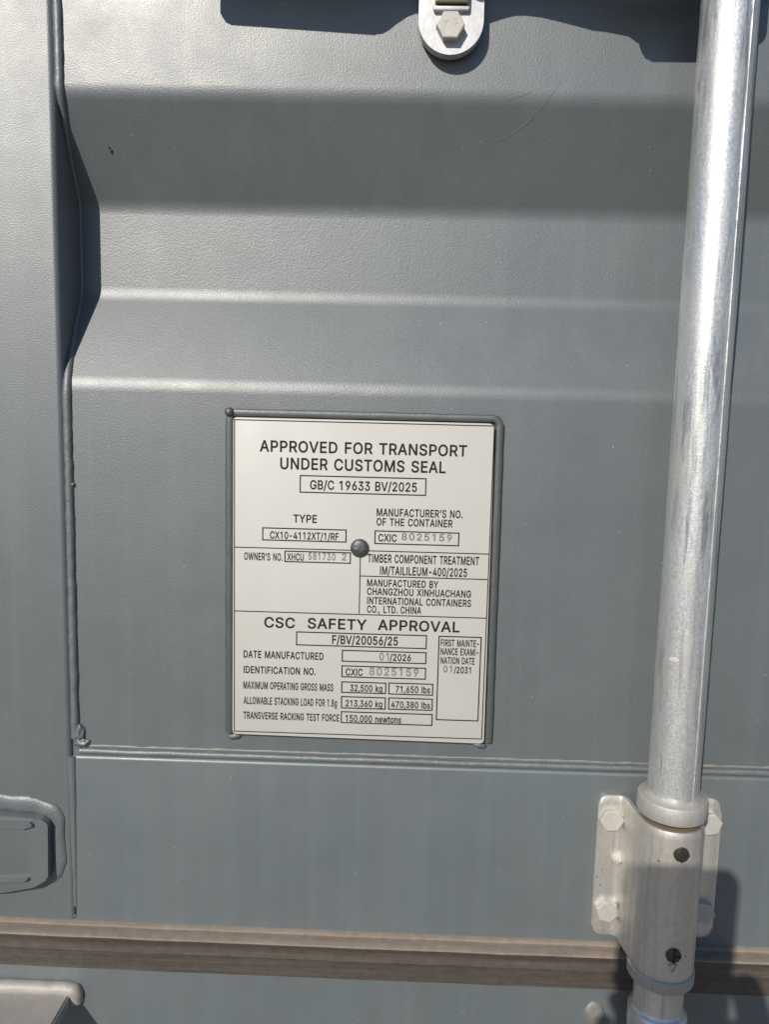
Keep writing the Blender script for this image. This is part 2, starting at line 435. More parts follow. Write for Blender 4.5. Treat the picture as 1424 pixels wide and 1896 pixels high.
G={' ':(188,""),
"'":(206,"80,300 72,302 62,312 60,320 52,498 54,516 62,524 72,527 134,527 142,525 152,516 154,508 147,332 144,312 134,302 126,300"),
',':(188,"40,-137 32,-135 22,-125 20,-117 51,75 62,87 70,89 136,89 144,87 152,79 155,69 101,-125 92,-134 82,-137"),
'-':(453,"116,170 108,172 98,182 96,190 96,242 98,250 108,260 116,262 336,262 344,260 353,250 355,242 355,190 352,180 344,172 336,170"),
'.':(188,"82,-21 62,-13 41,8 32,32 32,50 41,74 61,94 78,102 98,105 130,95 149,76 155,64 159,38 150,8 130,-13 104,-22"),
'/':(249,"16,-94 8,-92 0,-84 -3,-70 161,538 170,548 180,551 234,551 242,549 251,540 253,532 87,-82 78,-92 70,-94"),
'0':(453,"206,-24 166,-15 144,-6 124,6 93,35 63,79 44,135 34,183 30,235 31,297 35,331 51,397 65,431 85,463 121,499 146,516 166,524 190,530 232,534 256,532 284,525 310,514 342,490 361,471 377,451 400,403 418,331 423,273 422,211 412,147 399,101 381,63 361,37 332,8 292,-13 246,-24|210,69 234,68 254,72 270,80 289,97 307,129 314,151 325,219 326,267 323,307 319,337 307,379 287,413 274,426 250,438 230,442 200,437 184,430 167,415 146,377 139,357 134,337 128,289 128,219 135,167 142,143 156,111 168,94 186,78"),
'1':(453,"214,-18 206,-16 196,-6 194,2 194,414 102,347 88,341 78,344 70,352 68,360 68,426 70,434 80,445 190,525 198,527 274,527 284,524 292,516 294,508 294,2 292,-6 282,-16 274,-18"),
'2':(453,"66,-18 58,-16 48,-6 46,2 46,46 49,56 245,264 265,288 283,312 295,334 301,352 302,376 300,392 293,410 276,427 262,435 246,440 208,441 192,437 180,431 162,417 147,386 143,356 134,346 126,344 68,344 60,346 50,356 48,364 49,386 61,432 83,468 109,494 132,511 154,521 180,529 228,534 270,529 302,519 318,511 340,495 367,468 387,434 395,408 399,380 394,334 380,294 349,246 303,192 191,76 388,75 396,73 405,64 407,56 407,2 405,-6 396,-16 388,-18"),
'3':(453,"192,-24 138,-12 106,3 82,20 55,47 45,63 31,99 26,131 28,139 36,147 46,150 108,150 116,148 125,139 130,117 144,92 168,77 202,68 226,68 254,72 278,82 295,95 303,107 309,123 311,149 309,167 305,179 288,204 268,218 248,225 224,229 158,230 150,232 141,241 139,249 139,299 141,307 251,433 72,434 64,436 54,445 52,453 52,507 54,515 64,525 72,527 370,527 378,525 388,515 390,507 390,461 388,453 259,307 296,300 324,288 354,268 377,245 387,231 397,213 410,167 410,123 401,89 387,59 373,41 353,21 318,-4 290,-14 244,-24"),
'4':(453,"284,-18 276,-16 266,-6 264,2 264,86 262,87 42,87 32,90 24,98 22,106 22,158 25,168 225,508 239,524 248,527 308,527 318,525 327,516 329,508 327,500 139,182 264,182 264,316 266,324 276,334 284,336 342,336 350,334 358,326 361,316 361,182 420,179 429,170 431,162 431,106 429,98 420,89 412,87 361,86 361,2 358,-8 350,-16 342,-18"),
'5':(453,"196,-24 154,-14 130,-4 99,17 76,40 57,67 49,87 43,117 44,137 52,145 62,148 120,148 128,146 138,137 147,107 157,93 170,82 180,76 206,68 246,70 278,86 291,99 297,109 304,125 309,145 310,169 307,189 298,213 284,232 268,246 244,256 214,259 186,256 166,249 136,230 128,228 72,234 60,237 52,245 49,255 50,265 79,513 90,525 98,527 364,527 372,525 382,515 384,507 384,453 382,445 372,436 364,434 167,433 156,335 194,348 236,352 284,343 302,337 330,322 365,289 387,257 401,221 407,193 409,171 408,139 395,87 375,51 344,18 316,-2 280,-16 238,-24"),
'6':(453,"210,-24 166,-15 146,-8 116,10 81,47 61,81 50,119 46,151 49,195 63,245 89,299 235,515 244,524 254,527 320,527 328,525 336,517 339,507 337,499 223,333 264,330 314,316 341,299 374,266 387,247 393,233 403,197 407,167 404,121 395,89 384,65 363,35 336,10 318,-2 280,-18 250,-24|212,67 232,66 248,68 260,72 282,86 301,115 309,141 308,179 297,207 282,228 260,242 250,245 210,246 194,242 182,236 170,228 159,215 145,185 143,165 145,133 155,107 170,86 196,71"),
'7':(453,"100,-18 92,-16 82,-6 80,2 82,10 296,434 64,434 56,436 46,446 44,454 44,508 46,516 54,524 64,527 390,527 398,525 407,516 409,508 409,450 407,440 182,-6 172,-16 164,-18"),
'8':(453,"198,-24 150,-14 120,-1 96,14 67,43 47,71 42,85 35,115 34,141 40,179 55,215 65,229 92,256 109,267 77,299 67,315 57,345 52,383 56,413 65,441 82,468 109,495 130,510 156,522 178,528 230,534 282,526 302,520 322,510 342,496 369,469 387,441 396,413 400,383 395,345 385,315 375,299 343,267 360,256 387,229 397,215 412,179 418,151 419,131 414,99 405,71 381,37 354,12 324,-6 276,-20 238,-25|220,67 264,71 282,78 306,98 318,125 318,153 313,169 305,183 288,200 256,214 220,217 196,214 178,208 164,200 151,187 140,171 135,159 133,145 134,125 139,109 149,93 164,82 182,73|206,309 240,308 250,310 274,320 291,337 300,361 300,389 293,411 278,428 256,438 242,441 204,440 174,428 161,413 154,399 151,381 155,349 170,326 188,315"),
'9':(453,"132,-18 124,-16 116,-8 113,2 115,10 229,176 186,179 148,189 130,197 112,209 79,242 59,276 49,312 46,362 53,406 59,426 81,464 116,499 136,511 162,523 210,533 242,533 276,527 310,514 338,497 363,472 384,442 399,404 406,372 406,326 400,296 381,244 351,190 217,-6 208,-15 198,-18|212,262 246,263 272,273 293,294 304,316 309,334 308,372 297,402 291,412 276,427 248,440 232,442 204,440 174,425 161,412 155,402 144,368 145,330 153,304 159,294 182,273"),
'A':(480,"18,-18 10,-16 1,-6 -1,2 1,12 185,516 194,525 202,527 274,527 284,525 293,516 473,26 480,2 478,-6 468,-16 460,-18 396,-18 388,-16 378,-6 332,124 148,124 102,-6 92,-16 84,-18|180,218 298,218 238,392"),
'B':(456,"62,-18 54,-16 44,-6 42,2 42,508 44,516 52,524 62,527 252,527 290,522 318,515 338,507 354,497 389,462 399,446 413,406 416,368 409,326 401,308 389,292 361,268 383,252 409,226 425,198 430,182 436,144 435,116 425,78 417,60 405,42 389,26 366,9 336,-5 302,-14 260,-18|143,76 258,75 288,79 306,85 324,99 333,112 336,122 337,150 331,168 321,184 310,195 292,205 274,211 254,213 144,213|143,304 244,303 266,306 290,317 307,334 317,356 318,374 316,388 307,410 292,423 264,432 244,434 144,434"),
'C':(510,"244,-24 200,-16 170,-6 142,9 117,27 86,58 73,75 55,105 42,135 29,183 24,213 22,245 24,295 39,365 53,399 67,425 83,447 117,481 156,508 196,524 244,533 290,533 332,525 366,514 392,500 418,480 447,451 465,425 485,375 491,349 489,341 480,332 472,330 410,330 400,333 391,343 385,365 377,381 361,403 340,419 304,434 272,438 244,436 212,428 198,420 177,405 153,377 137,347 126,309 121,261 124,213 131,179 149,137 163,117 177,103 210,82 244,72 282,71 320,80 340,90 354,100 373,121 385,143 392,167 402,176 410,178 472,178 480,176 489,167 491,159 474,101 467,87 443,53 420,30 400,14 364,-6 320,-19 276,-25"),
'D':(502,"62,-18 54,-16 44,-6 42,2 42,508 44,516 52,524 62,527 250,526 310,515 336,507 360,495 386,477 433,428 449,400 460,374 473,330 480,262 478,214 473,180 466,154 449,110 421,68 386,33 360,15 324,-1 292,-10 246,-17|143,76 246,76 288,86 314,99 330,111 351,134 363,156 372,180 380,224 380,286 373,326 361,358 341,388 320,407 294,421 270,429 240,433 144,434 143,432"),
'E':(419,"62,-18 54,-16 44,-6 42,2 42,508 44,516 52,524 62,527 370,527 380,524 388,516 390,508 390,454 388,446 378,436 370,434 144,434 144,304 354,304 362,302 370,294 373,284 373,230 371,222 362,213 354,211 144,211 143,76 374,75 382,73 391,64 393,56 393,2 390,-8 382,-16 374,-18"),
'F':(410,"62,-18 54,-16 44,-6 42,2 42,508 44,516 52,524 62,527 368,527 376,525 385,516 387,508 387,454 384,444 376,436 368,434 144,434 144,296 344,296 352,294 362,284 364,276 364,222 362,214 354,206 344,203 144,203 143,2 141,-6 132,-16 124,-18"),
'G':(520,"244,-24 194,-14 170,-6 142,8 116,28 89,55 69,79 53,107 31,169 24,213 22,263 29,331 42,373 54,403 69,429 85,451 116,482 140,500 166,514 194,524 232,532 274,534 310,530 360,516 398,496 420,478 447,451 474,409 483,387 491,355 489,343 480,333 472,331 410,331 400,334 391,343 385,361 369,389 354,406 340,418 298,435 270,438 236,435 212,428 190,416 165,395 141,357 131,329 124,295 121,247 126,199 140,155 153,131 168,112 192,92 216,80 246,72 278,71 306,74 336,86 363,107 377,125 385,141 393,163 396,181 284,181 276,183 268,191 265,201 265,255 267,263 276,272 284,274 476,274 484,272 494,263 496,255 496,195 490,145 479,107 465,79 451,59 416,24 384,2 336,-16 290,-24"),
'H':(517,"62,-18 54,-16 44,-6 42,2 42,508 44,516 52,524 62,527 124,527 132,525 141,516 143,508 144,307 372,307 374,308 374,508 376,516 384,524 394,527 456,527 464,525 473,516 475,508 475,2 472,-8 464,-16 456,-18 394,-18 386,-16 376,-6 374,2 374,214 144,214 143,2 141,-6 132,-16 124,-18"),
'I':(185,"62,-18 54,-16 44,-6 42,2 42,508 44,516 52,524 62,527 124,527 132,525 141,516 143,508 143,2 140,-8 132,-16 124,-18"),
'K':(467,"62,-18 54,-16 44,-6 42,2 42,508 44,516 52,524 62,527 124,527 132,525 141,516 143,508 144,294 169,324 356,525 366,527 446,527 454,525 463,516 465,508 463,500 265,288 457,20 464,8 464,-6 454,-16 446,-18 374,-18 364,-15 351,-2 196,217 143,162 143,2 140,-8 132,-16 124,-18"),
'L':(393,"62,-18 54,-16 44,-6 42,2 42,508 44,516 52,524 62,527 124,527 132,525 141,516 143,508 143,76 360,75 368,73 377,64 379,56 379,2 376,-8 368,-16 360,-18"),
'M':(628,"62,-18 54,-16 44,-6 42,2 42,508 44,516 52,524 62,527 150,527 160,525 169,516 297,186 314,134 459,516 468,525 478,527 566,527 576,524 584,516 586,508 586,2 584,-6 574,-16 566,-18 506,-18 498,-16 488,-6 486,2 486,320 359,-6 350,-15 340,-18 288,-18 278,-15 269,-6 140,322 140,2 138,-6 128,-16 120,-18"),
'N':(523,"62,-18 54,-16 44,-6 42,2 42,508 44,516 52,524 62,527 134,527 144,525 153,516 380,157 381,508 383,516 392,525 400,527 462,527 470,525 479,516 481,508 481,2 478,-8 470,-16 462,-18 388,-18 380,-16 369,-6 189,276 142,356 143,2 140,-8 132,-16 124,-18"),
'O':(533,"244,-24 200,-16 170,-6 142,9 117,27 90,54 73,75 55,105 42,135 29,183 24,213 22,245 24,295 39,365 55,403 67,425 85,449 120,484 156,508 196,524 244,533 290,533 338,524 366,514 392,500 414,484 449,449 463,431 479,403 492,373 504,329 511,263 509,213 499,159 481,109 461,75 444,54 417,27 376,0 334,-16 290,-24|258,71 290,72 320,81 342,92 366,112 391,149 401,173 408,199 412,241 411,287 407,315 393,355 377,383 356,406 330,423 302,434 270,438 232,434 212,428 190,416 165,393 141,357 131,329 126,309 121,261 123,221 127,193 141,151 153,131 168,112 192,92 228,76"),
'P':(445,"62,-18 54,-16 44,-6 42,2 42,508 44,516 52,524 62,527 240,527 290,521 320,513 340,503 360,491 395,456 407,436 420,400 427,352 426,332 419,292 407,258 389,232 368,211 344,193 320,182 290,173 264,169 144,168 143,2 141,-6 132,-16 124,-18|144,260 254,261 284,269 306,285 311,290 321,310 326,332 325,372 318,392 306,410 290,423 262,432 240,434 144,434"),
'R':(449,"62,-18 54,-16 44,-6 42,2 42,508 44,516 52,524 62,527 242,527 290,522 342,505 371,484 395,460 405,444 415,424 423,396 427,342 421,300 415,282 401,254 372,221 339,200 442,12 445,2 443,-6 434,-16 426,-18 354,-18 346,-16 333,-2 236,180 144,180 143,2 141,-6 132,-16 124,-18|143,274 254,274 274,277 302,289 319,310 324,324 327,346 323,386 311,408 290,424 264,432 144,434"),
'S':(447,"194,-26 138,-14 100,3 82,16 53,45 37,71 23,113 20,135 22,143 32,153 40,155 102,155 110,153 121,143 125,121 131,107 148,88 180,73 206,68 232,67 264,71 276,75 292,82 308,94 321,111 327,127 328,143 325,157 314,172 288,189 252,202 148,232 120,244 96,258 66,286 45,315 36,347 34,381 41,419 50,441 67,467 96,494 122,510 150,522 186,530 232,534 270,530 298,523 326,513 360,492 387,465 404,439 417,399 419,381 417,371 408,362 400,360 338,360 330,362 321,371 317,391 311,403 296,420 278,431 264,436 218,441 194,438 174,432 152,418 141,405 134,389 133,371 135,359 141,349 151,339 172,326 216,310 320,280 368,254 397,225 413,203 423,173 426,131 423,107 411,71 389,39 356,8 310,-14 274,-23 236,-27"),
'T':(449,"194,-18 186,-16 178,-8 175,2 175,432 174,434 34,434 26,436 16,446 14,454 14,508 16,516 24,524 34,527 416,527 424,525 433,516 435,508 435,454 432,444 424,436 416,434 276,434 275,432 275,2 272,-8 264,-16 256,-18"),
'U':(517,"228,-25 168,-11 146,-1 124,13 110,23 83,50 57,94 47,128 42,168 42,508 44,516 52,524 62,527 122,527 132,524 140,516 142,508 142,170 145,148 152,130 167,106 186,89 224,73 268,70 302,75 322,83 338,93 351,106 361,120 372,148 375,170 375,508 377,516 386,525 394,527 456,527 464,525 473,516 475,508 475,162 471,132 459,92 447,68 434,51 402,19 372,-1 342,-13 290,-25"),
'V':(480,"204,-17 196,-15 187,-6 3,492 -1,508 1,516 10,525 18,527 82,527 92,525 101,516 217,190 240,116 242,116 265,190 379,516 388,525 396,527 460,527 470,525 479,516 481,508 479,500 295,-6 286,-15 276,-18"),
'W':(686,"156,-18 148,-16 137,-2 1,496 -2,508 0,516 8,524 18,527 80,527 90,524 98,516 194,148 290,516 298,524 308,527 378,527 388,524 397,514 492,144 586,514 596,525 604,527 668,527 678,524 686,516 688,508 546,-7 538,-15 528,-18 456,-18 448,-16 439,-6 352,316 342,346 247,-6 238,-15 228,-18"),
'X':(474,"20,-18 12,-16 4,-8 1,2 3,10 179,260 13,500 11,508 13,516 22,525 32,527 102,527 112,525 131,502 238,340 291,422 351,508 366,525 376,527 444,527 453,524 461,516 463,508 461,500 297,262 471,10 473,2 470,-8 462,-16 454,-18 384,-18 374,-15 361,-2 287,104 238,180 129,22 100,-15 90,-18"),
'Y':(472,"204,-18 196,-16 188,-8 185,2 185,204 5,492 -1,508 1,516 10,525 18,527 90,527 99,524 109,514 236,304 349,492 363,514 373,524 382,527 452,527 462,525 471,516 473,508 471,500 287,206 286,2 284,-6 274,-16 266,-18"),
'Z':(438,"44,-18 36,-16 26,-6 24,2 24,46 26,54 286,434 42,434 34,436 24,446 22,454 22,508 24,516 32,524 42,527 396,527 404,525 413,516 415,508 415,462 413,454 153,76 398,75 406,73 415,64 417,56 417,2 414,-8 406,-16 398,-18"),
'b':(424,"209,-25 189,-21 165,-13 149,-3 131,13 127,-8 119,-16 111,-18 55,-18 47,-16 37,-6 35,2 35,508 37,516 47,525 55,527 113,527 121,525 130,516 132,508 133,365 147,379 165,390 211,402 253,401 297,389 322,376 363,337 384,306 396,276 407,220 407,158 396,102 387,78 375,56 362,36 339,13 303,-11 253,-25|203,66 227,65 245,67 259,73 273,83 284,94 294,110 307,150 310,198 307,228 300,254 288,278 273,295 257,304 237,311 203,311 183,305 167,295 156,284 144,262 136,240 131,212 132,160 144,116 156,94 169,81 185,71"),
'e':(404,"184,-25 156,-19 110,-1 88,15 53,54 41,74 30,100 21,136 16,174 17,216 26,262 40,300 51,320 65,338 92,365 124,385 152,395 180,401 224,402 260,395 302,377 322,361 357,324 373,290 386,242 389,204 389,170 387,162 378,153 370,151 118,151 116,150 118,138 127,112 140,93 158,77 184,67 204,64 236,66 254,71 275,86 289,112 298,121 306,123 370,108 381,98 383,90 377,70 361,42 333,14 306,-5 282,-15 244,-24|117,240 286,239 288,242 275,274 256,297 232,309 198,312 182,310 166,305 146,291 129,270"),
'g':(425,"182,-168 126,-156 98,-144 84,-134 58,-110 41,-89 33,-69 35,-61 48,-50 90,-26 100,-24 110,-26 138,-58 164,-73 190,-79 216,-79 242,-76 258,-70 276,-58 288,-39 293,-15 293,21 270,4 246,-6 214,-13 172,-12 126,0 106,10 86,24 62,48 39,81 33,95 21,135 17,161 17,221 21,247 31,283 51,323 61,337 92,368 116,384 144,394 172,401 186,402 230,400 264,388 282,376 294,364 297,385 306,395 314,397 370,397 378,395 388,385 390,377 390,-19 387,-45 381,-69 375,-83 359,-107 334,-132 300,-152 252,-165 232,-168|198,77 232,80 248,86 262,96 275,111 284,129 294,171 292,227 285,253 277,271 268,284 254,298 238,306 212,312 188,311 168,305 152,296 145,289 131,269 121,245 117,231 114,201 115,169 119,145 131,117 141,103 152,92 168,83"),
'k':(381,"55,-18 47,-16 37,-6 35,2 35,508 37,516 45,524 55,527 113,527 121,525 130,516 132,508 133,249 277,395 285,397 357,397 367,395 376,386 378,378 376,370 224,216 384,14 388,2 387,-6 377,-16 369,-18 295,-18 287,-16 274,-4 172,128 151,151 132,132 132,2 129,-8 121,-16 113,-18"),
'l':(170,"56,-18 48,-16 38,-6 36,2 36,508 38,516 48,525 56,527 112,527 122,524 130,516 132,508 132,2 130,-6 120,-16 112,-18"),
'n':(410,"55,-18 47,-16 37,-6 35,2 35,378 37,386 45,394 55,397 111,397 119,395 128,386 131,367 155,385 179,395 207,401 235,402 285,393 307,383 319,375 348,344 362,318 371,286 375,250 375,2 373,-6 363,-16 355,-18 297,-18 289,-16 281,-8 278,2 277,256 268,282 253,299 233,309 205,311 183,307 157,295 142,276 134,254 132,244 132,2 130,-6 121,-16 113,-18"),
'o':(415,"180,-25 142,-15 110,-1 88,15 53,54 41,74 30,100 22,132 16,182 18,218 29,274 41,302 59,330 93,364 124,385 150,394 182,401 234,401 286,387 306,377 322,365 351,336 363,320 383,282 394,244 399,200 397,150 387,106 375,76 353,42 322,11 306,-1 262,-19 234,-25|204,64 228,66 242,70 256,77 273,92 284,110 293,130 298,150 301,180 297,230 289,256 281,272 268,289 250,303 228,311 214,312 188,311 178,308 162,301 143,284 131,266 123,248 118,230 114,196 117,150 123,128 133,106 148,87 162,75 178,68"),
's':(365,"158,-25 132,-21 104,-13 66,9 47,28 29,54 19,88 21,102 30,111 92,125 102,122 110,114 121,86 132,76 158,65 190,63 222,70 238,79 250,98 249,114 243,122 230,131 114,162 94,171 72,185 49,208 37,228 30,254 30,292 36,316 47,338 88,377 122,393 148,399 166,402 208,402 250,393 274,383 294,369 315,348 329,326 341,294 339,282 330,273 268,259 260,261 251,270 241,292 228,305 206,313 180,315 152,309 138,301 128,286 128,266 134,257 158,245 256,220 282,211 298,201 327,174 341,150 348,126 348,90 337,52 327,38 300,9 288,1 266,-11 224,-23 192,-26"),
't':(227,"144,-21 120,-15 100,-7 81,8 61,32 53,54 47,88 47,308 0,311 -10,320 -12,328 -12,378 -10,386 -2,394 8,397 47,398 47,470 49,478 58,487 66,489 124,489 134,486 142,478 144,470 144,398 202,397 210,395 220,386 222,378 222,328 220,320 212,312 202,309 144,308 144,94 145,82 152,71 178,68 200,71 210,69 218,61 231,2 229,-6 220,-15 214,-17 182,-22"),
'w':(567,"139,-18 131,-16 120,-2 10,360 5,378 7,386 15,394 25,397 85,397 95,394 103,386 169,148 172,150 234,382 245,395 253,397 315,397 323,395 332,386 397,148 464,386 473,395 481,397 543,397 553,394 561,386 563,378 561,370 449,4 446,-6 437,-15 427,-18 369,-18 361,-16 352,-6 283,234 216,-6 207,-15 197,-18")}
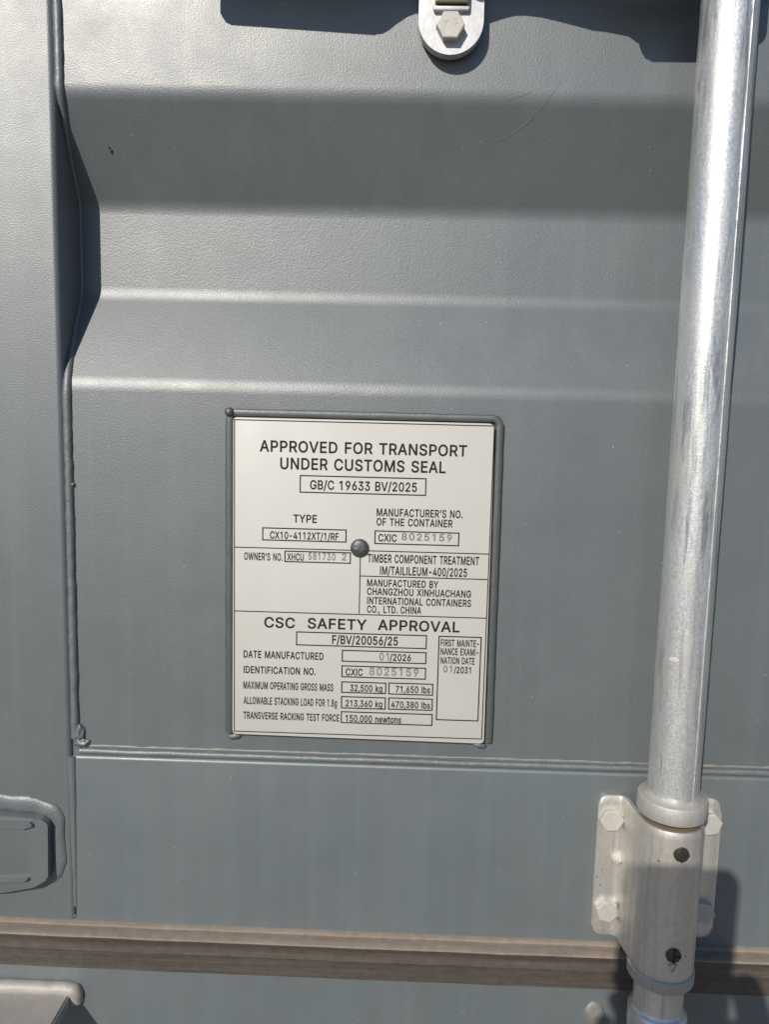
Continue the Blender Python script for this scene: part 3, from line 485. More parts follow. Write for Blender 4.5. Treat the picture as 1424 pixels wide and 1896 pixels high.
GB={' ':(188,""),
"'":(206,"80,298 68,302 62,308 58,320 50,498 52,516 58,524 72,529 134,529 142,527 152,520 156,508 149,332 146,312 138,302 126,298"),
',':(188,"40,-139 28,-135 22,-129 18,-117 46,61 51,79 58,87 70,91 136,91 144,89 152,83 157,69 103,-125 96,-134 82,-139"),
'-':(453,"116,168 104,172 98,178 94,190 94,242 98,254 108,262 116,264 336,264 348,260 355,250 357,242 357,190 352,176 344,170 336,168"),
'.':(188,"82,-23 58,-13 41,4 30,32 30,50 37,72 57,94 78,104 98,107 122,101 134,95 149,80 157,64 161,38 157,18 150,4 134,-13 104,-24"),
'/':(249,"16,-96 8,-94 0,-88 -3,-82 -5,-70 159,538 166,548 180,553 234,553 242,551 251,544 255,532 89,-82 82,-92 70,-96"),
'0':(453,"206,-26 166,-17 140,-6 120,6 93,31 63,75 46,121 32,183 28,235 29,297 33,331 49,397 65,435 85,467 117,499 146,518 166,526 190,532 232,536 256,534 284,527 314,514 346,490 377,455 402,403 420,331 425,273 424,211 414,147 401,101 381,59 361,33 336,8 292,-15 246,-26|210,71 234,70 254,74 274,86 289,101 305,129 312,151 323,219 324,267 321,307 317,337 305,379 287,409 270,426 250,436 230,440 210,438 188,430 163,405 148,377 141,357 136,337 130,289 130,219 137,167 144,143 156,115 168,98 190,78"),
'1':(453,"214,-20 202,-16 196,-10 192,2 192,410 106,347 88,339 74,344 68,352 66,360 66,426 70,438 76,445 190,527 198,529 274,529 288,524 292,520 296,508 296,2 292,-10 282,-18 274,-20"),
'2':(453,"66,-20 54,-16 48,-10 44,2 44,46 49,60 245,268 265,292 283,316 293,334 299,352 300,376 298,392 291,408 272,427 246,438 208,439 184,431 173,424 162,413 149,386 145,356 138,346 126,342 68,342 56,346 50,352 46,364 47,386 59,432 70,454 83,472 105,494 128,511 154,523 180,531 228,536 270,531 302,521 322,511 344,495 367,472 383,446 395,416 400,392 401,366 396,334 389,310 380,290 349,242 303,188 197,78 388,77 396,75 405,68 409,56 409,2 407,-6 400,-16 388,-20"),
'3':(453,"192,-26 138,-14 102,3 78,20 55,43 39,71 29,99 24,131 26,139 32,147 46,152 108,152 116,150 125,143 132,117 148,92 168,79 202,70 226,70 254,74 274,82 295,99 303,111 307,123 309,139 308,159 301,183 284,204 260,219 238,225 150,230 141,237 137,249 137,299 141,311 247,431 72,432 64,434 54,441 50,453 50,507 52,515 60,525 72,529 370,529 378,527 388,519 392,507 392,461 388,449 265,309 302,300 338,282 358,268 377,249 387,235 399,213 412,167 412,123 403,89 395,69 373,37 344,10 322,-4 290,-16 262,-23 230,-27"),
'4':(453,"284,-20 272,-16 266,-10 262,2 262,84 260,85 42,85 28,90 24,94 20,106 20,158 25,172 225,512 235,524 248,529 308,529 318,527 329,516 331,508 329,500 143,184 262,184 262,316 266,328 272,334 284,338 342,338 350,336 358,330 363,316 363,184 420,181 429,174 433,162 433,106 429,94 424,89 412,85 363,84 363,2 358,-12 354,-16 342,-20"),
'5':(453,"196,-26 154,-16 126,-4 98,14 76,36 57,63 47,87 40,127 44,141 48,145 62,150 120,150 128,148 138,141 145,115 155,99 174,82 206,70 246,72 264,80 277,89 291,103 297,113 307,145 308,169 305,189 298,209 284,228 264,246 244,254 214,257 186,254 166,247 140,230 128,226 72,232 60,235 52,241 47,255 77,513 86,525 98,529 364,529 372,527 382,519 386,507 386,453 382,441 372,434 364,432 170,432 168,429 158,339 194,350 224,354 248,353 302,339 334,322 365,293 387,261 403,221 409,193 411,171 410,139 397,87 375,47 348,18 320,-2 280,-18 238,-26"),
'6':(453,"210,-26 166,-17 142,-8 112,10 81,43 67,63 59,81 48,119 44,151 47,195 63,251 89,303 235,519 240,524 254,529 320,529 328,527 336,521 341,507 339,499 227,335 264,332 314,318 342,302 374,270 387,251 395,233 405,197 409,167 406,121 397,89 384,61 363,31 340,10 312,-7 280,-20 250,-26|212,69 232,68 248,70 278,86 298,113 307,141 307,173 297,203 278,228 250,243 210,244 186,236 165,219 153,201 147,185 145,165 146,141 149,125 155,111 174,86 196,73"),
'7':(453,"100,-20 88,-16 82,-10 78,2 80,10 292,432 64,432 56,434 46,442 42,454 42,508 46,520 50,524 64,529 390,529 402,525 407,520 411,508 411,450 409,440 182,-10 176,-16 164,-20"),
'8':(453,"198,-26 150,-16 130,-8 100,8 67,39 47,67 40,85 33,115 32,141 38,179 55,219 65,233 88,256 105,267 85,285 67,311 57,337 52,359 50,383 54,413 60,433 73,461 105,495 142,518 156,524 188,532 230,536 282,528 302,522 326,510 346,496 369,473 389,441 398,413 402,383 397,345 387,315 375,295 347,267 364,256 387,233 397,219 414,179 420,151 421,131 414,91 405,67 381,33 358,12 324,-8 286,-20 238,-27|220,69 246,70 264,73 278,78 299,93 311,109 315,121 316,153 309,173 284,200 256,212 220,215 196,212 178,206 168,200 151,183 137,159 135,145 136,125 141,109 149,97 168,82 182,75|206,311 240,310 250,312 270,320 291,341 298,361 297,395 291,409 274,428 256,436 242,439 204,438 178,428 159,405 153,381 157,349 165,335 174,326 188,317"),
'9':(453,"132,-20 124,-18 116,-12 111,2 113,10 225,174 180,178 148,187 126,197 108,209 79,238 57,276 48,306 44,362 51,406 57,426 81,468 112,499 132,511 154,522 202,534 230,536 276,529 310,516 342,497 363,476 384,446 401,404 408,372 408,326 402,296 383,244 351,186 217,-10 212,-15 198,-20|212,264 240,264 268,273 283,286 293,298 302,316 307,334 307,366 297,398 291,408 275,424 266,431 248,438 232,440 204,438 178,425 161,408 155,398 146,368 147,330 159,298 174,281 186,273"),
'A':(480,"18,-20 6,-16 1,-10 -3,2 -1,12 183,516 190,525 202,529 274,529 284,527 295,516 479,14 482,2 480,-6 472,-16 460,-20 396,-20 384,-16 376,-6 330,122 150,122 102,-10 96,-16 84,-20|183,220 295,220 238,386"),
'B':(456,"62,-20 50,-16 44,-10 40,2 40,508 44,520 48,524 62,529 252,529 304,521 342,507 365,490 386,469 397,454 411,422 417,394 417,356 409,320 401,304 389,288 365,268 387,252 409,230 427,198 434,174 438,144 437,116 427,78 417,56 397,30 370,9 336,-7 302,-16 260,-20|145,78 258,77 288,81 302,86 316,95 327,106 332,116 335,130 335,150 329,166 318,183 306,195 292,203 274,209 254,211 146,211|145,306 244,305 266,308 286,317 303,332 311,344 315,356 315,382 307,406 288,423 264,430 244,432 146,432"),
'C':(510,"244,-26 200,-18 170,-8 138,9 113,27 86,54 73,71 55,101 40,135 27,183 22,213 20,245 22,295 37,365 51,399 67,429 83,451 113,481 152,508 196,526 244,535 290,535 332,527 366,516 396,500 422,480 453,447 475,409 491,359 493,349 491,341 484,332 472,328 410,328 402,330 392,337 383,365 369,389 356,404 336,419 304,432 272,436 232,432 212,426 181,405 161,385 143,355 128,309 123,261 126,213 133,179 149,141 163,121 181,103 206,86 244,74 282,73 320,82 336,90 350,100 373,125 383,143 392,171 402,178 410,180 472,180 484,176 489,171 493,159 476,101 467,83 443,49 424,30 404,14 364,-8 332,-18 290,-26"),
'D':(502,"62,-20 50,-16 44,-10 40,2 40,508 44,520 48,524 62,529 250,528 310,517 336,509 364,495 390,477 433,432 449,404 462,374 475,330 482,262 480,214 475,180 468,154 449,106 421,64 390,33 364,15 324,-3 292,-12 246,-19|145,78 246,78 288,88 326,111 345,130 361,156 370,180 378,224 378,286 371,326 361,354 341,384 316,407 294,419 270,427 240,431 146,432 145,430"),
'E':(419,"62,-20 50,-16 44,-10 40,2 40,508 44,520 48,524 62,529 370,529 384,524 388,520 392,508 392,454 388,442 378,434 370,432 146,432 146,306 354,306 362,304 370,298 375,284 375,230 371,218 366,213 354,209 146,209 145,78 374,77 382,75 391,68 395,56 395,2 390,-12 386,-16 374,-20"),
'F':(410,"62,-20 50,-16 44,-10 40,2 40,508 44,520 48,524 62,529 368,529 380,525 385,520 389,508 389,454 384,440 376,434 368,432 146,432 146,298 344,298 352,296 362,288 366,276 366,222 364,214 358,206 344,201 146,201 145,2 143,-6 136,-16 124,-20"),
'G':(520,"244,-26 194,-16 170,-8 138,8 112,28 89,51 69,75 51,107 29,169 22,213 20,263 27,331 40,373 54,407 69,433 85,455 112,482 136,500 166,516 194,526 232,534 274,536 310,532 360,518 402,496 424,478 447,455 474,413 482,395 491,365 493,351 491,343 484,333 472,329 410,329 400,332 391,339 383,361 369,385 350,406 336,418 298,433 270,436 240,434 212,426 194,416 166,392 155,377 139,347 128,309 123,261 128,199 138,165 153,135 168,116 196,92 216,82 246,74 278,73 306,76 332,86 350,98 363,111 380,135 391,163 394,179 284,179 272,183 268,187 263,201 263,255 267,267 272,272 284,276 476,276 484,274 494,267 498,255 498,195 492,145 481,107 465,75 451,55 420,24 388,2 336,-18 290,-26"),
'H':(517,"62,-20 50,-16 44,-10 40,2 40,508 44,520 48,524 62,529 124,529 136,525 143,516 145,508 146,309 370,309 372,310 372,508 374,516 380,524 394,529 456,529 468,525 473,520 477,508 477,2 472,-12 468,-16 456,-20 394,-20 382,-16 374,-6 372,2 372,212 146,212 145,2 143,-6 136,-16 124,-20"),
'I':(185,"62,-20 50,-16 44,-10 40,2 40,508 44,520 54,527 62,529 124,529 136,525 141,520 145,508 145,2 140,-12 132,-18 124,-20"),
'K':(467,"62,-20 50,-16 44,-10 40,2 40,508 44,520 48,524 62,529 124,529 136,525 143,516 145,508 146,301 352,525 366,529 446,529 458,525 463,520 467,508 463,496 269,286 463,14 467,2 464,-10 458,-16 446,-20 374,-20 360,-15 196,213 145,160 145,2 140,-12 136,-16 124,-20"),
'L':(393,"62,-20 50,-16 44,-10 40,2 40,508 44,520 54,527 62,529 124,529 136,525 141,520 145,508 145,78 360,77 368,75 377,68 381,56 381,2 376,-12 372,-16 360,-20"),
'M':(628,"62,-20 50,-16 44,-10 40,2 40,508 44,520 48,524 62,529 150,529 160,527 169,520 299,186 314,140 459,520 468,527 478,529 566,529 580,524 584,520 588,508 588,2 584,-10 578,-16 566,-20 506,-20 494,-16 486,-6 484,2 484,312 361,-6 354,-15 340,-20 288,-20 274,-15 269,-10 142,310 142,2 138,-10 128,-18 120,-20"),
'N':(523,"62,-20 50,-16 44,-10 40,2 40,508 44,520 48,524 62,529 134,529 144,527 153,520 378,165 379,508 381,516 388,525 400,529 462,529 474,525 479,520 483,508 483,2 478,-12 474,-16 462,-20 388,-20 376,-16 369,-10 189,272 144,349 145,2 140,-12 132,-18 124,-20"),
'O':(533,"244,-26 200,-18 170,-8 138,9 113,27 90,50 73,71 55,101 40,135 27,183 22,213 20,245 22,295 37,365 51,399 71,435 85,453 116,484 152,508 196,526 244,535 290,535 338,526 366,516 396,500 418,484 449,453 463,435 479,407 494,373 506,329 513,263 511,213 501,159 483,109 461,71 444,50 421,27 380,0 334,-18 290,-26|258,73 290,74 320,83 338,92 366,116 383,139 399,173 406,199 410,241 409,287 405,315 391,355 377,379 352,406 336,418 320,426 302,432 270,436 232,432 212,426 186,410 165,389 143,355 133,329 128,309 123,261 125,221 129,193 139,161 153,135 168,116 196,92 228,78"),
'P':(445,"62,-20 50,-16 44,-10 40,2 40,508 44,520 48,524 62,529 240,529 290,523 320,515 344,503 364,491 395,460 409,436 422,400 429,352 428,332 421,292 407,254 389,228 372,211 348,193 320,180 290,171 264,167 146,166 145,2 143,-6 136,-16 124,-20|146,262 254,263 284,271 302,285 311,294 316,304 324,332 323,372 317,390 305,408 286,422 262,430 240,432 146,432"),
'R':(449,"62,-20 50,-16 44,-10 40,2 40,508 44,520 48,524 62,529 242,529 290,524 324,514 346,505 375,484 395,464 405,448 417,424 425,396 429,342 423,300 407,260 395,242 376,221 343,198 445,10 447,2 443,-10 438,-16 426,-20 354,-20 342,-16 333,-6 234,178 146,178 145,2 143,-6 136,-16 124,-20|145,276 254,276 274,279 298,289 317,310 324,336 323,376 320,388 311,404 298,417 288,423 264,430 146,432"),
'S':(447,"194,-28 152,-20 122,-10 88,8 57,37 39,63 27,91 18,135 22,147 28,153 40,157 102,157 110,155 116,152 123,143 131,111 139,99 152,88 170,78 188,73 232,69 264,73 276,77 288,82 305,95 318,111 325,127 326,143 323,157 310,172 288,187 252,200 148,230 116,244 92,258 61,287 43,315 34,347 32,381 39,419 50,445 67,471 92,494 118,510 150,524 186,532 232,536 276,531 322,517 364,492 395,459 406,439 420,391 421,379 417,367 412,362 400,358 338,358 330,360 319,371 311,399 301,413 292,420 280,428 264,434 218,439 194,436 174,430 156,418 145,407 136,389 135,371 137,359 150,342 172,328 216,312 320,282 372,254 397,229 415,203 425,173 428,131 421,91 411,67 389,35 360,8 310,-16 274,-25 236,-29"),
'T':(449,"194,-20 186,-18 178,-12 173,2 173,430 172,432 34,432 22,436 16,442 12,454 12,508 14,516 20,524 34,529 416,529 424,527 433,520 437,508 437,454 435,446 428,436 416,432 278,432 277,430 277,2 272,-12 264,-18 256,-20"),
'U':(517,"228,-27 168,-13 142,-1 120,13 83,46 55,94 45,128 40,168 40,508 42,516 48,524 62,529 122,529 130,527 140,520 144,508 144,170 147,148 152,134 167,110 174,101 190,89 224,75 268,72 298,76 320,85 334,93 351,110 361,124 370,148 373,170 373,508 375,516 382,525 394,529 456,529 464,527 473,520 477,508 477,162 473,132 461,92 447,64 434,47 406,19 376,-1 342,-15 290,-27"),
'V':(480,"204,-19 192,-15 185,-6 1,492 -3,508 -1,516 6,525 18,529 82,529 92,527 101,520 219,190 240,122 242,122 263,190 379,520 384,525 396,529 460,529 470,527 481,516 483,508 481,500 297,-6 290,-15 276,-20"),
'W':(686,"156,-20 144,-16 135,-2 -1,496 -4,508 0,520 4,524 18,529 80,529 88,527 98,520 194,158 290,520 294,524 308,529 378,529 392,524 399,514 492,152 587,520 592,525 604,529 668,529 682,524 688,516 690,508 688,500 546,-11 542,-15 528,-20 456,-20 444,-16 439,-10 350,316 342,338 247,-10 242,-15 228,-20"),
'X':(474,"20,-20 8,-16 1,-6 -1,2 3,14 175,260 13,496 9,508 13,520 22,527 32,529 102,529 116,525 169,450 238,344 291,426 362,525 376,529 444,529 457,524 461,520 465,508 461,496 301,262 471,14 475,2 470,-12 466,-16 454,-20 384,-20 370,-15 361,-6 287,100 238,176 104,-15 90,-20"),
'Y':(472,"204,-20 196,-18 188,-12 183,2 183,202 5,488 -3,508 -1,516 6,525 18,529 90,529 103,524 139,470 236,308 333,470 369,524 382,529 452,529 462,527 473,516 475,508 471,496 288,202 288,2 286,-6 278,-16 266,-20"),
'Z':(438,"44,-20 32,-16 26,-10 22,2 22,46 26,58 282,432 42,432 34,434 24,442 20,454 20,508 24,520 28,524 42,529 396,529 408,525 413,520 417,508 417,462 413,450 157,78 398,77 406,75 415,68 419,56 419,2 414,-12 410,-16 398,-20"),
'b':(424,"209,-27 189,-23 165,-15 145,-3 133,8 127,-12 123,-16 111,-20 55,-20 43,-16 35,-6 33,2 33,508 37,520 47,527 55,529 113,529 125,525 130,520 134,508 135,371 149,383 171,395 211,404 253,403 297,391 326,376 363,341 384,310 398,276 409,220 409,158 398,102 389,78 375,52 362,32 343,13 303,-13 253,-27|203,68 227,67 245,69 255,73 269,83 284,98 292,112 305,150 308,198 305,228 298,254 284,280 269,295 251,305 237,309 203,309 187,304 171,295 156,280 146,262 138,240 133,212 134,160 146,116 157,97 173,81 185,73"),
'e':(404,"184,-27 132,-13 106,-1 84,15 53,50 41,70 28,100 19,136 14,174 15,216 21,252 36,296 51,324 65,342 88,365 120,385 152,397 180,403 224,404 260,397 306,377 326,361 357,328 375,290 388,242 391,204 391,170 389,162 382,153 370,149 120,149 120,138 127,116 140,97 162,77 194,67 236,68 256,75 275,90 294,121 306,125 370,110 381,102 385,90 379,70 361,38 337,14 310,-5 288,-15 250,-25 220,-28|119,242 286,242 273,274 252,297 232,307 212,310 182,308 160,299 133,272 125,258"),
'g':(425,"182,-170 126,-158 94,-144 80,-134 58,-114 41,-93 31,-69 35,-57 86,-26 100,-22 114,-26 139,-55 164,-71 190,-77 216,-77 242,-74 258,-67 272,-58 285,-41 290,-27 291,15 290,16 266,0 238,-10 214,-15 172,-14 144,-8 112,5 82,24 62,44 39,77 31,95 19,135 15,161 15,221 19,247 29,283 51,327 61,341 88,368 112,384 144,396 172,403 186,404 230,402 268,388 292,370 298,391 306,397 314,399 370,399 378,397 388,389 392,377 392,-19 389,-45 383,-69 375,-87 359,-111 338,-132 312,-148 290,-157 252,-167 216,-171|198,79 232,82 244,86 258,96 271,109 282,129 292,171 290,227 277,267 263,287 250,298 226,308 212,310 188,309 170,304 156,296 145,285 133,269 123,245 119,231 116,201 117,169 121,145 131,121 141,107 156,92 170,84"),
'k':(381,"55,-20 43,-16 37,-10 33,2 33,508 37,520 47,527 55,529 113,529 125,525 130,520 134,508 135,255 273,395 285,399 357,399 367,397 376,390 380,378 376,366 228,214 384,18 390,2 387,-10 381,-16 369,-20 295,-20 283,-16 274,-8 172,124 151,147 134,132 134,2 129,-12 125,-16 113,-20"),
'l':(170,"56,-20 44,-16 38,-10 34,2 34,508 38,520 48,527 56,529 112,529 126,524 130,520 134,508 134,2 130,-10 120,-18 112,-20"),
'n':(410,"55,-20 43,-16 37,-10 33,2 33,378 37,390 41,394 55,399 111,399 123,395 128,390 133,371 155,387 179,397 207,403 235,404 285,395 311,383 323,375 348,348 366,312 374,280 377,250 377,2 373,-10 367,-16 355,-20 297,-20 289,-18 281,-12 276,2 275,256 266,280 249,299 233,307 205,309 189,307 161,295 144,274 134,244 134,2 132,-6 125,-16 113,-20"),
'o':(415,"180,-27 142,-17 106,-1 84,15 53,50 41,70 28,100 20,132 14,182 16,218 27,274 37,298 59,334 89,364 120,385 150,396 182,403 234,403 286,389 310,377 326,365 351,340 363,324 385,282 396,244 401,200 399,150 389,106 375,72 353,38 326,11 310,-1 262,-21 234,-27|204,66 228,68 242,72 260,83 273,96 291,130 296,150 299,180 295,230 281,268 268,285 248,301 228,309 214,310 188,309 170,303 156,293 143,280 131,262 122,238 116,196 119,150 125,128 133,110 148,91 166,75 182,69"),
's':(365,"158,-27 132,-23 104,-15 76,-1 62,9 47,24 27,54 17,92 21,106 30,113 92,127 102,124 110,118 121,90 136,76 158,67 190,65 210,68 234,79 247,94 247,112 239,122 226,130 114,160 90,171 68,185 49,204 35,228 28,254 28,292 34,316 47,342 84,377 118,393 134,398 166,404 208,404 256,393 278,383 298,369 315,352 333,322 343,292 339,278 330,271 268,257 256,261 251,266 241,288 224,305 206,311 180,313 152,307 135,294 129,282 131,264 144,253 158,247 256,222 282,213 302,201 327,178 343,150 350,126 350,90 337,48 323,28 304,9 292,1 266,-13 224,-25 192,-28"),
't':(227,"144,-23 120,-17 96,-7 71,14 59,32 51,54 45,88 45,306 0,309 -10,316 -14,328 -14,378 -12,386 -6,394 8,399 45,400 45,470 49,482 54,487 66,491 124,491 138,486 142,482 146,470 146,400 202,399 210,397 220,390 224,378 224,328 222,320 216,312 202,307 146,306 146,94 147,82 152,73 166,70 200,73 210,71 218,65 233,2 229,-10 224,-15 214,-19 182,-24"),
'w':(567,"139,-20 131,-18 123,-12 116,4 5,370 3,378 5,386 11,394 25,399 85,399 93,397 103,390 169,156 171,156 191,234 236,390 241,395 253,399 315,399 327,395 336,382 397,154 464,390 469,395 481,399 543,399 551,397 561,390 565,378 563,370 451,4 446,-10 441,-15 427,-20 369,-20 357,-16 352,-10 287,218 283,226 216,-10 211,-15 197,-20")}

def text_mesh(name, s, x0, z0, w, cap, y, mat, parent, extra=0.0, turn=None, thick=0.00004):
    """a line of lettering in the x/z plane, w wide and cap tall, as one mesh"""
    adv = 0
    polys = []
    font = G if cap > 0.0066 else GB          # small print is set in a heavier cut
    for ch in s:
        a, g = font[ch]
        a += extra
        if ch == ' ':
            a += 60
        for ct in (g.split('|') if g else []):
            polys.append([(adv + float(p.split(',')[0]), float(p.split(',')[1])) for p in ct.split()])
        adv += a
    lo = min(p[0] for c in polys for p in c)
    hi = max(p[0] for c in polys for p in c)
    kx, kz = w / (hi - lo), cap / 509.0
    cu = bpy.data.curves.new(name, 'CURVE')
    cu.dimensions = '2D'
    cu.fill_mode = 'BOTH'
    for c in polys:
        sp = cu.splines.new('POLY')
        sp.points.add(len(c) - 1)
        sp.use_cyclic_u = True
        for i, p in enumerate(c):
            sp.points[i].co = ((p[0] - lo) * kx * 1000, p[1] * kz * 1000, 0, 1)
    tmp = bpy.data.objects.new('tmp', cu)
    me = bpy.data.meshes.new_from_object(tmp)
    bpy.data.objects.remove(tmp)
    bpy.data.curves.remove(cu)
    bm = bmesh.new()
    bm.from_mesh(me)
    bpy.data.meshes.remove(me)
    bmesh.ops.scale(bm, vec=(0.001, 0.001, 0.001), verts=bm.verts)
    if turn is not None:
        bmesh.ops.rotate(bm, cent=(0, 0, 0), matrix=Matrix.Rotation(turn, 3, 'Z'), verts=bm.verts)
    for v in bm.verts:
        v.co = Vector((x0 + v.co.x, y, z0 + v.co.y))
    r = bmesh.ops.extrude_face_region(bm, geom=list(bm.faces))
    for v in [e for e in r['geom'] if isinstance(e, bmesh.types.BMVert)]:
        v.co.y += thick
    return finish(name, bm, mat, parent, smooth=False)

def bar(bm, x0, z0, x1, z1, y, t=0.00004):
    vs = [bm.verts.new(p) for p in ((x0, y, z0), (x1, y, z0), (x1, y, z1), (x0, y, z1), (x0, y + t, z0), (x1, y + t, z0), (x1, y + t, z1), (x0, y + t, z1))]
    for f in ((0, 1, 2, 3), (7, 6, 5, 4), (0, 4, 5, 1), (1, 5, 6, 2), (2, 6, 7, 3), (3, 7, 4, 0)):
        bm.faces.new([vs[i] for i in f])

def box_outline(bm, x0, z0, x1, z1, w, y):
    h = w / 2
    bar(bm, x0 - h, z1 - h, x1 + h, z1 + h, y)
    bar(bm, x0 - h, z0 - h, x1 + h, z0 + h, y)
    bar(bm, x0 - h, z0 + h, x0 + h, z1 - h, y)
    bar(bm, x1 - h, z0 + h, x1 + h, z1 - h, y)

# ------------------------------------------------------------------ the setting: the yard the container stands in
bm = bmesh.new()
N = 48
c0 = bm.verts.new((0, 0, -1.45))
rim_v = [bm.verts.new((150 * math.cos(2 * math.pi * k / N), 150 * math.sin(2 * math.pi * k / N), -1.45)) for k in range(N)]
for k in range(N):
    bm.faces.new((c0, rim_v[k], rim_v[(k + 1) % N]))
g = finish('ground', bm, M['ground'], smooth=False)
g['kind'] = 'structure'

# ------------------------------------------------------------------ container door
door = thing('container_door', 'grey painted steel container door with horizontal corrugations and a brown bottom gasket', 'container door', (0.35, 0.0, -0.2))
XL, XR = -0.1305, 0.95            # inner edges of the two stiles
ZB, ZT = -0.0165, 1.55
DEEP, OUT = 0.0405, 0.004         # y of the recessed and of the raised flats

# corrugated panel: raised and recessed flats joined by slopes, all creases rolled
corners = [(OUT, -0.030), (OUT, 0.2752)]
z = 0.2752
for k in range(4):
    corners += [(DEEP, z + 0.0716), (DEEP, z + 0.1390), (OUT, z + 0.2104)]
    z += 0.2104
    if k < 3:
        corners += [(OUT, z + 0.068)]
        z += 0.068
corners += [(OUT, ZT)]
prof = []
for i, p in enumerate(corners):
    if i in (0, len(corners) - 1):
        prof.append(p)
        continue
    p, a, b = Vector(p), Vector(corners[i - 1]), Vector(corners[i + 1])
    r = 0.027
    ang = (a - p).angle(b - p)
    d = r / math.tan(ang / 2)
    s, e = p + (a - p).normalized() * d, p + (b - p).normalized() * d
    for k in range(9):
        t = k / 8
        q = s * (1 - t) ** 2 + p * 2 * t * (1 - t) + e * t * t
        prof.append((q.x, q.y))
finish('corrugated_panel', sweep_x(prof, [XL - 0.004, 0.2, 0.5, XR + 0.004]), M['paint'], door, angle=60)

def panel_y(zz):
    for (y0, z0), (y1, z1) in zip(prof, prof[1:]):
        if z0 <= zz <= z1:
            return y0 + (y1 - y0) * (zz - z0) / max(1e-9, z1 - z0)
    return OUT

def stile(x0, x1, round_left, round_right):
    r = 0.0045
    pts = [(x0, 0.06)]
    if round_left:
        pts += [(x0 + r - r * math.cos(t), r - r * math.sin(t)) for t in lin(0, math.pi / 2, 7)]
    else:
        pts += [(x0, 0.0)]
    if round_right:
        pts += [(x1 - r + r * math.sin(t), r - r * math.cos(t)) for t in lin(0, math.pi / 2, 7)]
    else:
        pts += [(x1, 0.0)]
    pts += [(x1, 0.06)]
    bm = bmesh.new()
    zs = [-0.172, 0.3, ZT + 0.08]
    rows = [[bm.verts.new((x, y, zz)) for x, y in pts] for zz in zs]
    n = len(pts)
    for a, b in zip(rows, rows[1:]):
        for i in range(n):
            bm.faces.new((a[i], a[(i + 1) % n], b[(i + 1) % n], b[i]))
    bm.faces.new(rows[0])
    bm.faces.new(rows[-1])
    return bm
finish('stile', stile(-0.30, XL, True, True), M['paint'], door)
finish('stile', stile(XR, XR + 0.12, True, True), M['paint'], door)

# bottom and top rails, edge towards the panel rolled over
r = 0.0030
rp = [(0.06, -0.172), (0.0, -0.172), (0.0, -0.10)] + [(r - r * math.cos(t), -0.0215 - r + r * math.sin(t)) for t in lin(0, math.pi / 2, 8)] + [(0.06, -0.0215)]
finish('bottom_rail', sweep_x(rp, [XL + 0.0012, 0.1, 0.5, XR - 0.0012]), M['rail'], door)
tp = [(0.06, ZT - 0.01), (0.0, ZT - 0.01), (0.0, ZT + 0.08), (0.06, ZT + 0.08)]
finish('top_rail', sweep_x(tp, [XL + 0.0012, XR - 0.0012]), M['rail'], door)

# weld beads: panel to stile, panel to bottom rail, stile to rail, and the blob in the corner
def deep(zz):
    return max(0.0, min(1.0, (panel_y(zz) - OUT) / 0.02))
path = [Vector((XL + 0.0024 - 0.0018 * deep(zz), panel_y(zz) - 0.0002, zz)) for zz in lin(-0.008, ZT - 0.02, 560)]
finish('weld_bead', tube(path, lambda t: 0.0034 - 0.0014 * deep(-0.008 + t * (ZT - 0.012)), wob=0.0006, freq=130.0), M['weld'], door, angle=80)
path = [Vector((x, 0.0034, -0.0193 + 0.0004 * noise.noise(Vector((x * 30, 3, 0))))) for x in lin(XL + 0.006, XR - 0.01, 700)]
finish('weld_bead', tube(path, lambda t: 0.0028, wob=0.0004, freq=90.0, seed=9, squash=0.8), M['weld'], door, angle=80)
path = [Vector((x, OUT + 0.0012, -0.0150 + 0.0004 * noise.noise(Vector((x * 45, 8, 0))))) for x in lin(XL + 0.008, XR - 0.01, 500)]
finish('weld_bead', tube(path, lambda t: 0.0017, wob=0.0005, freq=120.0, seed=4), M['dusty'], door, angle=80)
path = [Vector((XL + 0.0004 + 0.0007 * noise.noise(Vector((zz * 40, 1, 0))), 0.0002, zz)) for zz in lin(-0.0225, -0.152, 130)]
finish('weld_bead', tube(path, lambda t: 0.0034 * (1 - 0.6 * t), wob=0.0005, freq=60.0, seed=2, squash=0.6), M['weld'], door, angle=80)
bm = bmesh.new()
for (bx, by, bz, ra, rb, rc) in ((0.0060, 0.0034, -0.0035, 0.0040, 0.0032, 0.0080), (0.0076, 0.0036, -0.0118, 0.0062, 0.0030, 0.0042)):
    r_ = bmesh.ops.create_icosphere(bm, subdivisions=4, radius=1.0)
    for v in r_['verts']:
        q = v.co.copy()
        d = 1 + 0.30 * noise.noise(q * 1.9 + Vector((bz * 900, 0, 0))) + 0.10 * noise.noise(q * 5.0)
        v.co = Vector((XL + bx + q.x * ra * d, by + q.y * rb * d, bz + q.z * rc * d))
finish('weld_blob', bm, M['weld'], door, angle=80)
bm = bmesh.new()
bmesh.ops.create_uvsphere(bm, u_segments=12, v_segments=8, radius=0.0011, matrix=Matrix.Translation((-0.1303, 0.0002, -0.1605)))
finish('weld_spatter', bm, M['weld'], door)
bm = bmesh.new()
bmesh.ops.create_uvsphere(bm, u_segments=12, v_segments=8, radius=0.0016, matrix=Matrix.Translation((XL + 0.0055, 0.0030, 0.197)))
finish('weld_spatter', bm, M['weld'], door)

